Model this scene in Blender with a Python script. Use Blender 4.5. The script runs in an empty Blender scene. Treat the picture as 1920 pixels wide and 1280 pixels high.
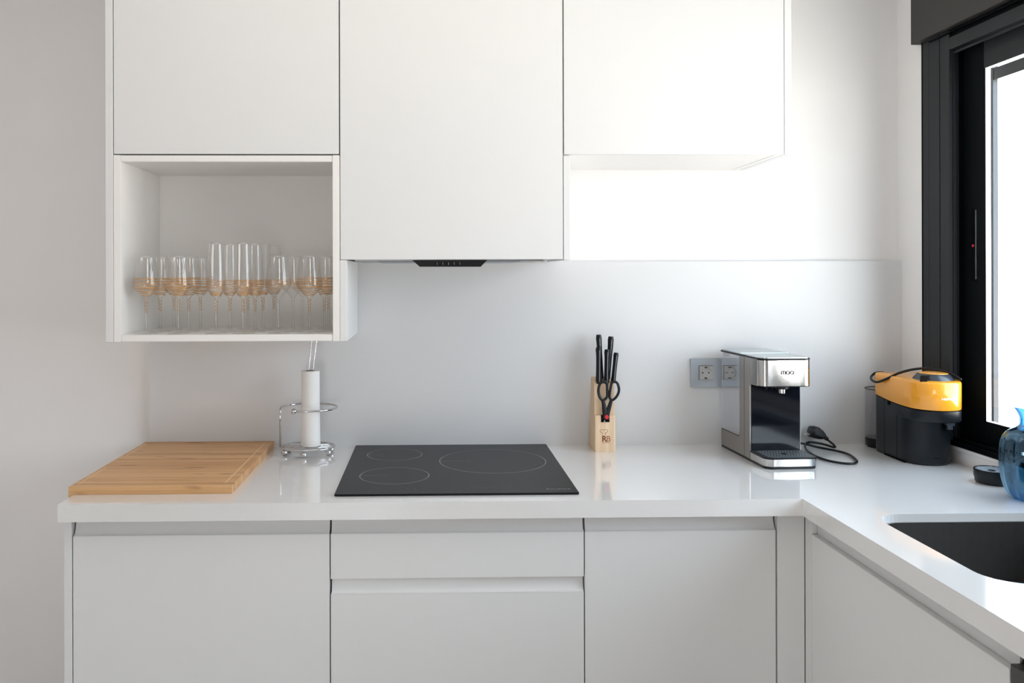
import bpy, bmesh, math, random
from mathutils import Vector, Matrix
random.seed(4)
S = bpy.context.scene
COL = S.collection
PI = math.pi
H = 0.9            # height of the worktop above the floor; everything below is laid out from the worktop surface

# ------------------------------------------------------------------ camera
cd = bpy.data.cameras.new('camera')
cam = bpy.data.objects.new('camera', cd); COL.objects.link(cam)
cd.sensor_width = 36.0
cd.lens = 1571.73 * 36.0 / 1920.0
cd.shift_x = (960 - 841.52) / 1920.0
cd.shift_y = (515.50 - 640) / 1920.0
cd.clip_start = 0.05
R_ = Vector((0.999766, -0.021498, -0.0025)); U_ = Vector((0.002495, -0.000254, 0.999997)); F_ = Vector((0.021498, 0.999769, 0.0002))
cam.matrix_world = Matrix(((R_.x, U_.x, -F_.x, -0.4955), (R_.y, U_.y, -F_.y, -2.5743), (R_.z, U_.z, -F_.z, 0.5245 + H), (0, 0, 0, 1)))
S.camera = cam

# ------------------------------------------------------------------ view + world
S.view_settings.view_transform = 'Standard'
S.view_settings.look = 'None'
S.view_settings.gamma = 1.0
S.view_settings.use_curve_mapping = False
S.view_settings.exposure = 0.08
S.cycles.max_bounces = 14
S.cycles.diffuse_bounces = 6
S.cycles.glossy_bounces = 6
S.cycles.transmission_bounces = 8
S.cycles.transparent_max_bounces = 40
S.cycles.caustics_reflective = False
S.cycles.caustics_refractive = False
S.cycles.sample_clamp_indirect = 6.0
S.cycles.use_denoising = True

W = bpy.data.worlds.new('daylight'); S.world = W; W.use_nodes = True
nt = W.node_tree; nt.nodes.clear()
wo = nt.nodes.new('ShaderNodeOutputWorld'); bg = nt.nodes.new('ShaderNodeBackground')
tc = nt.nodes.new('ShaderNodeTexCoord'); sx = nt.nodes.new('ShaderNodeSeparateXYZ'); cr = nt.nodes.new('ShaderNodeValToRGB')
mr = nt.nodes.new('ShaderNodeMapRange'); mr.inputs[1].default_value = -1; mr.inputs[2].default_value = 1
nt.links.new(tc.outputs['Generated'], sx.inputs[0]); nt.links.new(sx.outputs['Z'], mr.inputs[0]); nt.links.new(mr.outputs[0], cr.inputs[0])
els = cr.color_ramp.elements
els[0].position = 0.0; els[0].color = (1.0, 0.93, 0.88, 1)
els[1].position = 1.0; els[1].color = (0.55, 0.66, 0.80, 1)
e = els.new(0.46); e.color = (1.0, 0.95, 0.91, 1)
e = els.new(0.54); e.color = (0.66, 0.72, 0.80, 1)
nt.links.new(cr.outputs[0], bg.inputs[0]); bg.inputs[1].default_value = 10.7
nt.links.new(bg.outputs[0], wo.inputs[0])

RX0, RX1, RY0, RY1, ZC, ZF = -2.4, 0.967, -4.1, 0.02, 1.62, -0.9    # room
WIN = (-1.85, -0.117, 0.045, 1.24)         # kitchen window on the right wall: y0 y1 z0 z1
REAR = (-1.45, -0.6, -0.85, 0.05)             # unseen glazed door behind the camera, shaped for its fill light: x0 x1 z0 z1

def portal(name, loc, rot, sx_, sy_):
    ld = bpy.data.lights.new(name, 'AREA'); ld.shape = 'RECTANGLE'; ld.size = sx_; ld.size_y = sy_
    ld.cycles.is_portal = True
    o = bpy.data.objects.new(name, ld); COL.objects.link(o); o.location = loc; o.rotation_euler = rot
    return o
portal('window_daylight', (RX1 + 0.15, (WIN[0] + WIN[1]) / 2, (WIN[2] + WIN[3]) / 2 + H), (0, PI / 2, 0), WIN[3] - WIN[2], WIN[1] - WIN[0])
portal('rear_fill_daylight', ((REAR[0] + REAR[1]) / 2, RY0 - 0.2, (REAR[2] + REAR[3]) / 2 + H), (PI / 2, 0, 0), REAR[1] - REAR[0], REAR[3] - REAR[2])

ll = bpy.data.lights.new('overhead_fill_light', 'AREA'); ll.shape = 'RECTANGLE'; ll.size = 1.5; ll.size_y = 1.2; ll.energy = 5; ll.color = (1.0, 0.95, 0.89)  # added overhead fill to brighten the worktop; no such lamp is known
lo = bpy.data.objects.new('overhead_fill_light', ll); COL.objects.link(lo); lo.location = (-0.7, -1.2, ZC - 0.03 + H)

# ------------------------------------------------------------------ materials
def pm(name, color, rough=0.5, metal=0.0, coat=0.0, noise=None, bump=None, spec=None, aniso=None, emit=None):
    """principled material; noise=(scale, amount, stretch xyz), bump=(scale, strength, distance)"""
    m = bpy.data.materials.new(name); m.use_nodes = True
    t = m.node_tree; b = t.nodes['Principled BSDF']
    b.inputs['Base Color'].default_value = (*color, 1); b.inputs['Roughness'].default_value = rough
    b.inputs['Metallic'].default_value = metal; b.inputs['Coat Weight'].default_value = coat
    b.inputs['Coat Roughness'].default_value = 0.06
    if spec is not None: b.inputs['Specular IOR Level'].default_value = spec
    tcn = t.nodes.new('ShaderNodeTexCoord')
    sc, am, st = noise or (60, 0.02, (1, 1, 1))
    mp = t.nodes.new('ShaderNodeMapping'); mp.inputs['Scale'].default_value = st
    t.links.new(tcn.outputs['Object'], mp.inputs[0])
    n = t.nodes.new('ShaderNodeTexNoise'); n.inputs['Scale'].default_value = sc; n.inputs['Detail'].default_value = 3
    t.links.new(mp.outputs[0], n.inputs['Vector'])
    mx = t.nodes.new('ShaderNodeMix'); mx.data_type = 'RGBA'
    mx.inputs['A'].default_value = (*[max(0, c * (1 - am)) for c in color], 1)
    mx.inputs['B'].default_value = (*[min(1, c * (1 + am)) for c in color], 1)
    t.links.new(n.outputs[0], mx.inputs['Factor']); t.links.new(mx.outputs['Result'], b.inputs['Base Color'])
    if bump:
        n2 = t.nodes.new('ShaderNodeTexNoise'); n2.inputs['Scale'].default_value = bump[0]; n2.inputs['Detail'].default_value = 4
        t.links.new(mp.outputs[0], n2.inputs['Vector'])
        bp = t.nodes.new('ShaderNodeBump'); bp.inputs['Strength'].default_value = bump[1]; bp.inputs['Distance'].default_value = bump[2]
        t.links.new(n2.outputs[0], bp.inputs['Height']); t.links.new(bp.outputs[0], b.inputs['Normal'])
    return m

def wood(name, dark, mid, light, grain_axis='x', strips=0.02, gloss=0.45, knots=True, amount=1.0):
    """laminated wood: strips across the grain, each its own tone, fine fibres along it and small dark nodes"""
    m = bpy.data.materials.new(name); m.use_nodes = True
    t = m.node_tree; b = t.nodes['Principled BSDF']; b.inputs['Roughness'].default_value = gloss
    L = t.links.new
    tcn = t.nodes.new('ShaderNodeTexCoord'); sp = t.nodes.new('ShaderNodeSeparateXYZ'); L(tcn.outputs['Object'], sp.inputs[0])
    across = {'x': 'Y', 'z': 'X'}[grain_axis]
    dv = t.nodes.new('ShaderNodeMath'); dv.operation = 'DIVIDE'; dv.inputs[1].default_value = strips; L(sp.outputs[across], dv.inputs[0])
    fl = t.nodes.new('ShaderNodeMath'); fl.operation = 'FLOOR'; L(dv.outputs[0], fl.inputs[0])
    wn = t.nodes.new('ShaderNodeTexWhiteNoise'); wn.noise_dimensions = '1D'; L(fl.outputs[0], wn.inputs['W'])
    mp = t.nodes.new('ShaderNodeMapping')
    mp.inputs['Scale'].default_value = {'x': (3, 120, 120), 'z': (110, 110, 3)}[grain_axis]
    L(tcn.outputs['Object'], mp.inputs[0])
    n = t.nodes.new('ShaderNodeTexNoise'); n.inputs['Scale'].default_value = 1.6; n.inputs['Detail'].default_value = 4; L(mp.outputs[0], n.inputs['Vector'])
    mix = t.nodes.new('ShaderNodeMath'); mix.operation = 'MULTIPLY_ADD'; mix.inputs[1].default_value = 0.42 * amount; L(wn.outputs['Value'], mix.inputs[0])
    s2 = t.nodes.new('ShaderNodeMath'); s2.operation = 'MULTIPLY_ADD'; s2.inputs[1].default_value = 1.1 * amount; s2.inputs[2].default_value = 0.28 - 0.55 * amount + 0.25; L(n.outputs[0], s2.inputs[0])
    L(s2.outputs[0], mix.inputs[2])
    rp = t.nodes.new('ShaderNodeValToRGB'); el = rp.color_ramp.elements
    el[0].position = 0.1; el[0].color = (*dark, 1); el[1].position = 0.95; el[1].color = (*light, 1)
    k = el.new(0.5); k.color = (*mid, 1)
    L(mix.outputs[0], rp.inputs[0])
    out = rp.outputs[0]
    if knots:
        mp2 = t.nodes.new('ShaderNodeMapping'); mp2.inputs['Scale'].default_value = {'x': (7, 26, 26), 'z': (26, 26, 7)}[grain_axis]; L(tcn.outputs['Object'], mp2.inputs[0])
        v = t.nodes.new('ShaderNodeTexNoise'); v.inputs['Scale'].default_value = 1.5; v.inputs['Detail'].default_value = 1; L(mp2.outputs[0], v.inputs['Vector'])
        r2 = t.nodes.new('ShaderNodeValToRGB'); r2.color_ramp.elements[0].position = 0.66; r2.color_ramp.elements[0].color = (0, 0, 0, 1); r2.color_ramp.elements[1].position = 0.76; r2.color_ramp.elements[1].color = (0.55, 0.55, 0.55, 1)
        L(v.outputs[0], r2.inputs[0])
        mx = t.nodes.new('ShaderNodeMix'); mx.data_type = 'RGBA'; mx.inputs['B'].default_value = (*dark, 1)
        L(r2.outputs[0], mx.inputs['Factor']); L(out, mx.inputs['A']); out = mx.outputs['Result']
    L(out, b.inputs['Base Color'])
    bp = t.nodes.new('ShaderNodeBump'); bp.inputs['Strength'].default_value = 0.15; bp.inputs['Distance'].default_value = 0.0004
    L(n.outputs[0], bp.inputs['Height']); L(bp.outputs[0], b.inputs['Normal'])
    return m

def thin_glass(name, tint=(1, 1, 1), edge=(0.6, 0.62, 0.62), rough=0.02, refl=1.0, power=0.35, gcol=(1, 1, 1), both=False):
    """walls of real glass: see-through, tinted more where seen edge-on, with a fresnel reflection"""
    m = bpy.data.materials.new(name); m.use_nodes = True
    t = m.node_tree; t.nodes.clear(); L = t.links.new
    o = t.nodes.new('ShaderNodeOutputMaterial'); tr = t.nodes.new('ShaderNodeBsdfTransparent'); gl = t.nodes.new('ShaderNodeBsdfGlossy')
    gl.inputs['Roughness'].default_value = rough; gl.inputs['Color'].default_value = (*gcol, 1)
    lw = t.nodes.new('ShaderNodeLayerWeight'); lw.inputs['Blend'].default_value = power
    mx = t.nodes.new('ShaderNodeMix'); mx.data_type = 'RGBA'; mx.inputs['A'].default_value = (*tint, 1); mx.inputs['B'].default_value = (*edge, 1)
    L(lw.outputs['Facing'], mx.inputs['Factor']); L(mx.outputs['Result'], tr.inputs[0])
    fr = t.nodes.new('ShaderNodeFresnel'); fr.inputs['IOR'].default_value = 1.46
    geo = t.nodes.new('ShaderNodeNewGeometry')
    ml = t.nodes.new('ShaderNodeMath'); ml.operation = 'MULTIPLY'; ml.inputs[1].default_value = refl; ml.use_clamp = True
    L(fr.outputs[0], ml.inputs[0])
    mn = t.nodes.new('ShaderNodeMath'); mn.operation = 'MINIMUM'; mn.inputs[1].default_value = 0.6; L(ml.outputs[0], mn.inputs[0]); ml = mn
    # reflect on the outer side only
    inv = t.nodes.new('ShaderNodeMath'); inv.operation = 'SUBTRACT'; inv.inputs[0].default_value = 1.3 if both else 1.0; L(geo.outputs['Backfacing'], inv.inputs[1])
    m2 = t.nodes.new('ShaderNodeMath'); m2.operation = 'MULTIPLY'; L(ml.outputs[0], m2.inputs[0]); L(inv.outputs[0], m2.inputs[1])
    ms = t.nodes.new('ShaderNodeMixShader'); L(m2.outputs[0], ms.inputs[0]); L(tr.outputs[0], ms.inputs[1]); L(gl.outputs[0], ms.inputs[2])
    L(ms.outputs[0], o.inputs[0])
    return m

M = {}
M['plaster'] = pm('wall_plaster', (0.80, 0.785, 0.775), 0.85, noise=(8, 0.015, (1, 1, 1)), bump=(180, 0.12, 0.0006))
M['ceiling'] = pm('ceiling_paint', (0.88, 0.87, 0.86), 0.9)
M['lacquer'] = pm('white_lacquer', (0.735, 0.74, 0.735), 0.38, noise=(30, 0.008, (1, 1, 1)), bump=(300, 0.02, 0.0002))
M['melamine'] = pm('white_melamine', (0.84, 0.825, 0.80), 0.4, noise=(30, 0.01, (1, 1, 1)))
M['quartz'] = pm('white_quartz_worktop', (0.77, 0.765, 0.755), 0.10, coat=1.0, noise=(350, 0.03, (1, 1, 1)))
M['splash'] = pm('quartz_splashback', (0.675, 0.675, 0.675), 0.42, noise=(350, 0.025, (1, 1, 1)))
M['gap'] = pm('gap_shade_dark', (0.10, 0.095, 0.09), 0.7)  # dark colour standing in for the shade inside cabinet gaps
M['floor'] = pm('floor_tile', (0.72, 0.69, 0.66), 0.5, noise=(3, 0.08, (1, 1, 1)))
M['frame'] = pm('anthracite_frame', (0.015, 0.017, 0.020), 0.5, spec=0.25, noise=(200, 0.06, (1, 1, 1)), bump=(500, 0.08, 0.0002))
M['sashdark'] = pm('dark_sash', (0.0035, 0.005, 0.0065), 0.6, noise=(200, 0.06, (1, 1, 1)), spec=0.06)  # sash stiles much darker than the frame and top rail
M['spacer'] = pm('bright_aluminium_spacer', (0.86, 0.87, 0.88), 0.35, 0.2)
M['track'] = pm('black_gasket', (0.002, 0.0025, 0.0035), 0.6, spec=0.05)
M['box'] = pm('shutter_box_paint', (0.032, 0.029, 0.027), 0.6, noise=(200, 0.06, (1, 1, 1)))
M['pane'] = thin_glass('window_pane_glass', (0.98, 0.99, 0.99), (0.8, 0.85, 0.85))
M['stemware'] = thin_glass('stemware_glass', (1, 1, 1), (0.92, 0.915, 0.90), 0.04, 1.8, 0.26)
M['stem'] = thin_glass('stem_glass', (1, 1, 1), (0.72, 0.715, 0.70), 0.04, 1.8, 0.35)
M['clear'] = thin_glass('clear_plastic', (0.99, 0.99, 1), (0.86, 0.88, 0.92), 0.05, 2.6, 0.3, (1, 1, 1), True)
M['water'] = thin_glass('water', (0.97, 0.98, 1.0), (0.82, 0.87, 0.93), 0.02, 2.6, 0.4, (1, 1, 1), True)
M['smoke'] = thin_glass('smoky_clear_plastic', (0.985, 0.985, 0.99), (0.88, 0.88, 0.91), 0.05, 1.2, 0.4)
M['blue'] = thin_glass('blue_glass', (0.52, 0.79, 0.92), (0.025, 0.15, 0.30), 0.02, 2.2, 0.42, (0.50, 0.76, 0.95), True)
M['gold'] = pm('gold_lustre', (0.74, 0.42, 0.15), 0.3, 1.0, noise=(90, 0.15, (1, 1, 1)))
M['bamboo'] = wood('bamboo_board', (0.20, 0.085, 0.028), (0.50, 0.25, 0.095), (0.66, 0.39, 0.18), 'x', 0.021, 0.42, amount=1.15)
M['pine'] = wood('pine_block', (0.56, 0.36, 0.20), (0.72, 0.52, 0.335), (0.80, 0.63, 0.45), 'z', 0.013, 0.5, False, amount=0.8)
M['groove'] = pm('cut_bamboo_groove', (0.80, 0.58, 0.36), 0.5, noise=(80, 0.08, (1, 1, 1)))
M['black'] = pm('black_plastic', (0.006, 0.0065, 0.008), 0.32, spec=0.3, noise=(120, 0.1, (1, 1, 1)))
M['matte'] = pm('matte_black_plastic', (0.006, 0.008, 0.011), 0.38, spec=0.3, noise=(120, 0.08, (1, 1, 1)))
M['piano'] = pm('glossy_black_panel', (0.004, 0.005, 0.008), 0.06, spec=0.3, noise=(20, 0.1, (1, 1, 1)))
M['hob'] = pm('ceramic_hob_glass', (0.014, 0.015, 0.018), 0.24, noise=(600, 0.25, (1, 1, 1)), spec=0.07)
M['mark'] = pm('hob_print', (0.16, 0.165, 0.17), 0.35)
M['faint'] = pm('hob_print_faint', (0.075, 0.078, 0.085), 0.35)
M['steel'] = pm('brushed_steel', (0.36, 0.335, 0.315), 0.30, 1.0, noise=(40, 0.10, (1, 1, 40)), bump=(60, 0.05, 0.0002))
M['polished'] = pm('polished_steel', (0.56, 0.56, 0.55), 0.13, 1.0, noise=(9, 0.06, (1, 1, 0.6)), bump=(14, 0.10, 0.004))
M['lidsteel'] = pm('steel_lid', (0.55, 0.60, 0.61), 0.22, 1.0, noise=(60, 0.04, (1, 1, 1)))
M['sinksteel'] = pm('sink_steel', (0.19, 0.185, 0.18), 0.34, 1.0, noise=(70, 0.12, (1, 1, 0.2)), bump=(90, 0.08, 0.0003))
M['chrome'] = pm('chrome_wire', (0.62, 0.62, 0.63), 0.08, 1.0, noise=(30, 0.03, (1, 1, 1)))
M['grille'] = pm('grille_metal', (0.20, 0.22, 0.24), 0.55, 0.85, noise=(40, 0.05, (1, 1, 40)))
M['alu'] = pm('brushed_aluminium', (0.40, 0.445, 0.49), 0.4, 0.25, noise=(40, 0.05, (1, 1, 40)))
M['socket'] = pm('socket_plastic', (0.50, 0.50, 0.49), 0.4)
M['paper'] = pm('embossed_paper', (0.86, 0.85, 0.83), 0.9, noise=(40, 0.02, (1, 1, 1)), bump=(170, 0.6, 0.0015))
M['card'] = pm('brown_cardboard', (0.40, 0.33, 0.27), 0.9)
M['yellow'] = pm('glossy_amber_plastic', (0.86, 0.36, 0.028), 0.16, coat=0.4, noise=(20, 0.015, (1, 1, 1)))
M['orange'] = pm('amber_disc', (0.84, 0.36, 0.06), 0.3)
M['slate'] = pm('slate_grey_plastic', (0.035, 0.045, 0.058), 0.25, noise=(60, 0.06, (1, 1, 1)))
M['red'] = pm('red_rivet', (0.62, 0.018, 0.035), 0.35)
M['burnt'] = pm('burnt_brand_print', (0.20, 0.065, 0.022), 0.7)
M['burntlight'] = pm('light_brand_print', (0.36, 0.16, 0.07), 0.7)
M['white'] = pm('white_print', (0.85, 0.85, 0.85), 0.4)
M['ink'] = pm('dark_print', (0.02, 0.02, 0.02), 0.4)
M['graphite'] = pm('graphite_appliance', (0.075, 0.075, 0.073), 0.36, 0.4, noise=(100, 0.05, (1, 1, 1)))
M['hoodmetal'] = pm('hood_metal', (0.32, 0.33, 0.34), 0.3, 0.8)

# ------------------------------------------------------------------ mesh helpers
def box(bm, x0, x1, y0, y1, z0, z1, bev=0.0, seg=2):
    r = bmesh.ops.create_cube(bm, size=1.0)
    vs = r['verts']
    for v in vs:
        v.co = Vector(((x0 + x1) / 2 + v.co.x * (x1 - x0), (y0 + y1) / 2 + v.co.y * (y1 - y0), (z0 + z1) / 2 + v.co.z * (z1 - z0)))
    if bev:
        es = list({e for v in vs for e in v.link_edges})
        bmesh.ops.bevel(bm, geom=es, offset=bev, segments=seg, affect='EDGES', clamp_overlap=True)
    return bm
def B(*a, **k):
    bm = bmesh.new(); box(bm, *a, **k); return bm
def poly_prism(bm, pts, z0, z1, axis='z', bev=0.0):
    """extrude a polygon; axis z: pts=(x,y); axis x: pts=(y,z) between x=z0..z1; axis y: pts=(x,z)"""
    def mk(p, h):
        return {'z': (p[0], p[1], h), 'x': (h, p[0], p[1]), 'y': (p[0], h, p[1])}[axis]
    a = [bm.verts.new(mk(p, z0)) for p in pts]; b = [bm.verts.new(mk(p, z1)) for p in pts]
    n = len(pts); fs = [bm.faces.new(a), bm.faces.new(b)]
    for i in range(n): fs.append(bm.faces.new((a[i], a[(i + 1) % n], b[(i + 1) % n], b[i])))
    bmesh.ops.recalc_face_normals(bm, faces=fs)
    if bev:
        es = [e for f in fs[:2] for e in f.edges]
        bmesh.ops.bevel(bm, geom=es, offset=bev, segments=2, affect='EDGES', clamp_overlap=True)
    return bm
def rrect(x0, x1, y0, y1, r, n=6, corners=(1, 1, 1, 1)):
    """corners: (x1y1, x0y1, x0y0, x1y0)"""
    out = []
    for (cx, cy, a0, rr) in ((x1, y1, 0, corners[0]), (x0, y1, PI / 2, corners[1]), (x0, y0, PI, corners[2]), (x1, y0, 1.5 * PI, corners[3])):
        q = r * rr
        if q == 0: out.append((cx, cy)); continue
        ox, oy = cx - math.copysign(q, cx - (x0 + x1) / 2), cy - math.copysign(q, cy - (y0 + y1) / 2)
        for i in range(n + 1):
            a = a0 + PI / 2 * i / n; out.append((ox + q * math.cos(a), oy + q * math.sin(a)))
    return out
def lathe(bm, prof, cx=0, cy=0, n=32, ribs=0, amp=0.0, cap=False):
    rings = []
    for (r, z) in prof:
        ring = []
        for i in range(n):
            a = 2 * PI * i / n; rr = r * (1 + amp * math.cos(ribs * a)) if ribs else r
            ring.append(bm.verts.new((cx + rr * math.cos(a), cy + rr * math.sin(a), z)))
        rings.append(ring)
    fs = []
    for k in range(len(rings) - 1):
        for i in range(n):
            fs.append(bm.faces.new((rings[k][i], rings[k][(i + 1) % n], rings[k + 1][(i + 1) % n], rings[k + 1][i])))
    if cap:
        fs.append(bm.faces.new(list(reversed(rings[0])))); fs.append(bm.faces.new(rings[-1]))
    bmesh.ops.recalc_face_normals(bm, faces=fs) if cap else None
    return bm
def cyl(bm, cx, cy, z0, z1, r, n=28, bev=0.0):
    if bev: return lathe(bm, [(r - bev, z0), (r, z0 + bev), (r, z1 - bev), (r - bev, z1)], cx, cy, n, cap=True)
    return lathe(bm, [(r, z0), (r, z1)], cx, cy, n, cap=True)
def spline(pts, n=8, closed=False):
    P = [Vector(p) for p in pts]; out = []; m = len(P)
    rng = m if closed else m - 1
    for i in range(rng):
        if closed: a, b, c, d = P[(i - 1) % m], P[i], P[(i + 1) % m], P[(i + 2) % m]
        else: a, b, c, d = P[max(i - 1, 0)], P[i], P[i + 1], P[min(i + 2, m - 1)]
        for k in range(n):
            t = k / n
            out.append(0.5 * ((2 * b) + (c - a) * t + (2 * a - 5 * b + 4 * c - d) * t * t + (3 * b - a - 3 * c + d) * t ** 3))
    if not closed: out.append(P[-1])
    return out
def tube(bm, pts, r, n=8, closed=False, sx_=1.0, sy_=1.0, up=None):
    """round (or flattened) tube along points; r number or list"""
    P = [Vector(p) for p in pts]; m = len(P); rings = []
    prev = None
    for i, p in enumerate(P):
        if closed: tg = (P[(i + 1) % m] - P[(i - 1) % m])
        else: tg = (P[min(i + 1, m - 1)] - P[max(i - 1, 0)])
        tg.normalize()
        if up is not None: u = Vector(up)
        elif prev is None: u = Vector((0, 0, 1)) if abs(tg.z) < 0.9 else Vector((1, 0, 0))
        else: u = prev
        s = tg.cross(u)
        if s.length < 1e-6: s = tg.cross(Vector((0.3, 0.8, 0.1)))
        s.normalize(); u = s.cross(tg).normalized(); prev = u
        rr = r[i] if isinstance(r, (list, tuple)) else r
        rings.append([bm.verts.new(p + (s * math.cos(2 * PI * k / n) * sx_ + u * math.sin(2 * PI * k / n) * sy_) * rr) for k in range(n)])
    fs = []
    for i in range(m if closed else m - 1):
        a, b = rings[i], rings[(i + 1) % m]
        for k in range(n): fs.append(bm.faces.new((a[k], a[(k + 1) % n], b[(k + 1) % n], b[k])))
    if not closed:
        fs.append(bm.faces.new(rings[0][::-1])); fs.append(bm.faces.new(rings[-1]))
    bmesh.ops.recalc_face_normals(bm, faces=fs)
    return bm
def ball(bm, c, r, u=16, v=10):
    bmesh.ops.create_uvsphere(bm, u_segments=u, v_segments=v, radius=r, matrix=Matrix.Translation(c)); return bm
def text_bm(s, size, mat4, depth=0.0002, bold=0.0, spacing=1.0):
    cu = bpy.data.curves.new('lettering', 'FONT'); cu.body = s; cu.size = size; cu.extrude = depth; cu.offset = bold
    cu.space_character = spacing; cu.align_x = 'CENTER'; cu.resolution_u = 3
    o = bpy.data.objects.new('lettering', cu); COL.objects.link(o)
    bpy.context.view_layer.update()
    me = bpy.data.meshes.new_from_object(o)
    bm = bmesh.new(); bm.from_mesh(me); bm.transform(mat4)
    bpy.data.objects.remove(o); bpy.data.curves.remove(cu); bpy.data.meshes.remove(me)
    return bm
FACE_FRONT = Matrix(((1, 0, 0, 0), (0, 0, -1, 0), (0, 1, 0, 0), (0, 0, 0, 1)))      # text lying in xy -> upright, facing -y

def obj(name, bm, mat, parent=None, smooth=False, auto=None, origin=None):
    if parent is not None and parent.get('_world'):
        l = parent['_world']; bmesh.ops.translate(bm, vec=(-l[0], -l[1], -l[2]), verts=bm.verts)
    elif origin is not None:
        bmesh.ops.translate(bm, vec=(-origin[0], -origin[1], -origin[2]), verts=bm.verts)
    me = bpy.data.meshes.new(name); bm.to_mesh(me); bm.free()
    me.materials.append(M[mat] if isinstance(mat, str) else mat)
    if smooth or auto:
        me.shade_smooth()
        if auto: me.set_sharp_from_angle(angle=math.radians(auto))
    o = bpy.data.objects.new(name, me); COL.objects.link(o)
    if parent is not None:
        o.parent = parent
        p = parent; base = p.get('_world')
        if base: o['_world'] = list(base)
    elif origin is not None: o.location = origin
    return o
def thing(name, label, cat, loc=(0, 0, 0), rz=0.0, group=None, world=True):
    """Empty at the base of a thing; with world=True its parts are given in scene coordinates"""
    o = bpy.data.objects.new(name, None); COL.objects.link(o); o.location = loc; o.rotation_euler = (0, 0, rz)
    o.empty_display_size = 0.05; o['label'] = label; o['category'] = cat
    if group: o['group'] = group
    if world: o['_world'] = list(loc) if any(loc) else [0.0, 0.0, 1e-12]
    return o
def tag(o, label, cat, group=None):
    o['label'] = label; o['category'] = cat
    if group: o['group'] = group
    return o
def struct(name, bm, mat, parent=None, **k):
    o = obj(name, bm, mat, parent, **k)
    if parent is None: o['kind'] = 'structure'
    return o

# ------------------------------------------------------------------ the room
struct('floor', B(RX0 - 0.2, RX1 + 0.25, RY0 - 0.2, RY1 + 0.2, ZF - 0.1, ZF), 'floor')
struct('ceiling', B(RX0 - 0.2, RX1 + 0.25, RY0 - 0.2, RY1 + 0.2, ZC, ZC + 0.1), 'ceiling')
struct('wall_back', B(RX0 - 0.2, RX1 + 0.25, RY1, RY1 + 0.2, ZF, ZC), 'plaster')
struct('wall_left', B(RX0 - 0.2, RX0, RY0 - 0.2, RY1, ZF, ZC), 'plaster')
bm = bmesh.new()
T = RX1 + 0.128
box(bm, RX1, T, WIN[1], RY1, ZF, ZC); box(bm, RX1, T, RY0 - 0.2, WIN[0], ZF, ZC)
box(bm, RX1, T, WIN[0], WIN[1], ZF, WIN[2]); box(bm, RX1, T, WIN[0], WIN[1], WIN[3], ZC)
struct('wall_right', bm, 'plaster')
bm = bmesh.new()
box(bm, RX0, REAR[0], RY0 - 0.2, RY0, ZF, ZC); box(bm, REAR[1], RX1, RY0 - 0.2, RY0, ZF, ZC)
box(bm, REAR[0], REAR[1], RY0 - 0.2, RY0, ZF, REAR[2]); box(bm, REAR[0], REAR[1], RY0 - 0.2, RY0, REAR[3], ZC)
struct('wall_front', bm, 'plaster')
# unseen glazed door behind the camera, placed and sized to light the lower fronts
d2 = bpy.data.objects.new('door_1', None); COL.objects.link(d2); d2['kind'] = 'structure'
bm = bmesh.new()
for x in (REAR[0], (REAR[0] + REAR[1]) / 2 - 0.03, REAR[1] - 0.06): box(bm, x, x + 0.06, RY0 - 0.12, RY0 - 0.06, REAR[2], REAR[3])
for z in (REAR[2], REAR[3] - 0.06): box(bm, REAR[0], REAR[1], RY0 - 0.12, RY0 - 0.06, z, z + 0.06)
obj('door_frame', bm, 'frame', d2)
# splashback slab and its joint
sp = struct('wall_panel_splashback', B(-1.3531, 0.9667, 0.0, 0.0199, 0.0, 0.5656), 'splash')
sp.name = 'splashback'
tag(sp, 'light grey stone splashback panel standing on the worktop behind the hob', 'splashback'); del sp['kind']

# ------------------------------------------------------------------ window
w1 = bpy.data.objects.new('window_1', None); COL.objects.link(w1); w1['kind'] = 'structure'
yE = -1.71
bm = bmesh.new()      # three stepped mouldings of the outer frame
for (a, b, xi) in ((-0.161, -0.131, 0.9575), (-0.2125, -0.1625, 0.9565), (-0.2568, -0.214, 0.9575)):
    box(bm, xi, 0.985, a, b, 0.046, 1.235, bev=0.0008, seg=1)
    box(bm, xi, 0.985, -1.85 - (-0.131 - b), -1.85 - (-0.131 - a) , 0.046, 1.235)
obj('frame_moulding', bm, 'frame', w1)
obj('frame_joint', B(0.9605, 1.028, -0.255, -0.119, 0.048, 1.235), 'track', w1)
obj('head_moulding', B(0.9575, 0.985, yE, -0.2568, 1.152, 1.186, bev=0.001, seg=1), 'frame', w1)
bm = bmesh.new(); box(bm, 0.962, 1.094, yE, -0.2568, 1.175, 1.235); box(bm, 0.951, 0.956, yE, -0.17, 1.196, 1.2005)
obj('head_channel', bm, 'track', w1)
bm = bmesh.new(); box(bm, 0.958, 1.094, yE, -0.2568, 0.0475, 0.060); box(bm, 0.966, 0.972, yE, -0.2568, 0.060, 0.070); box(bm, 0.985, 0.990, yE, -0.2568, 0.060, 0.070)
obj('bottom_track', bm, 'track', w1)
bm = bmesh.new()
for xr in (0.967, 0.979): box(bm, xr, xr + 0.0018, -0.2605, -0.2568, 0.06, 1.152)
box(bm, 0.968, 0.970, yE, -0.258, 1.140, 1.146)
obj('guide_rail', bm, 'frame', w1)
obj('jamb_return', B(0.985, 1.020, -0.2568, -0.215, 0.06, 1.175), 'track', w1)
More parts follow.
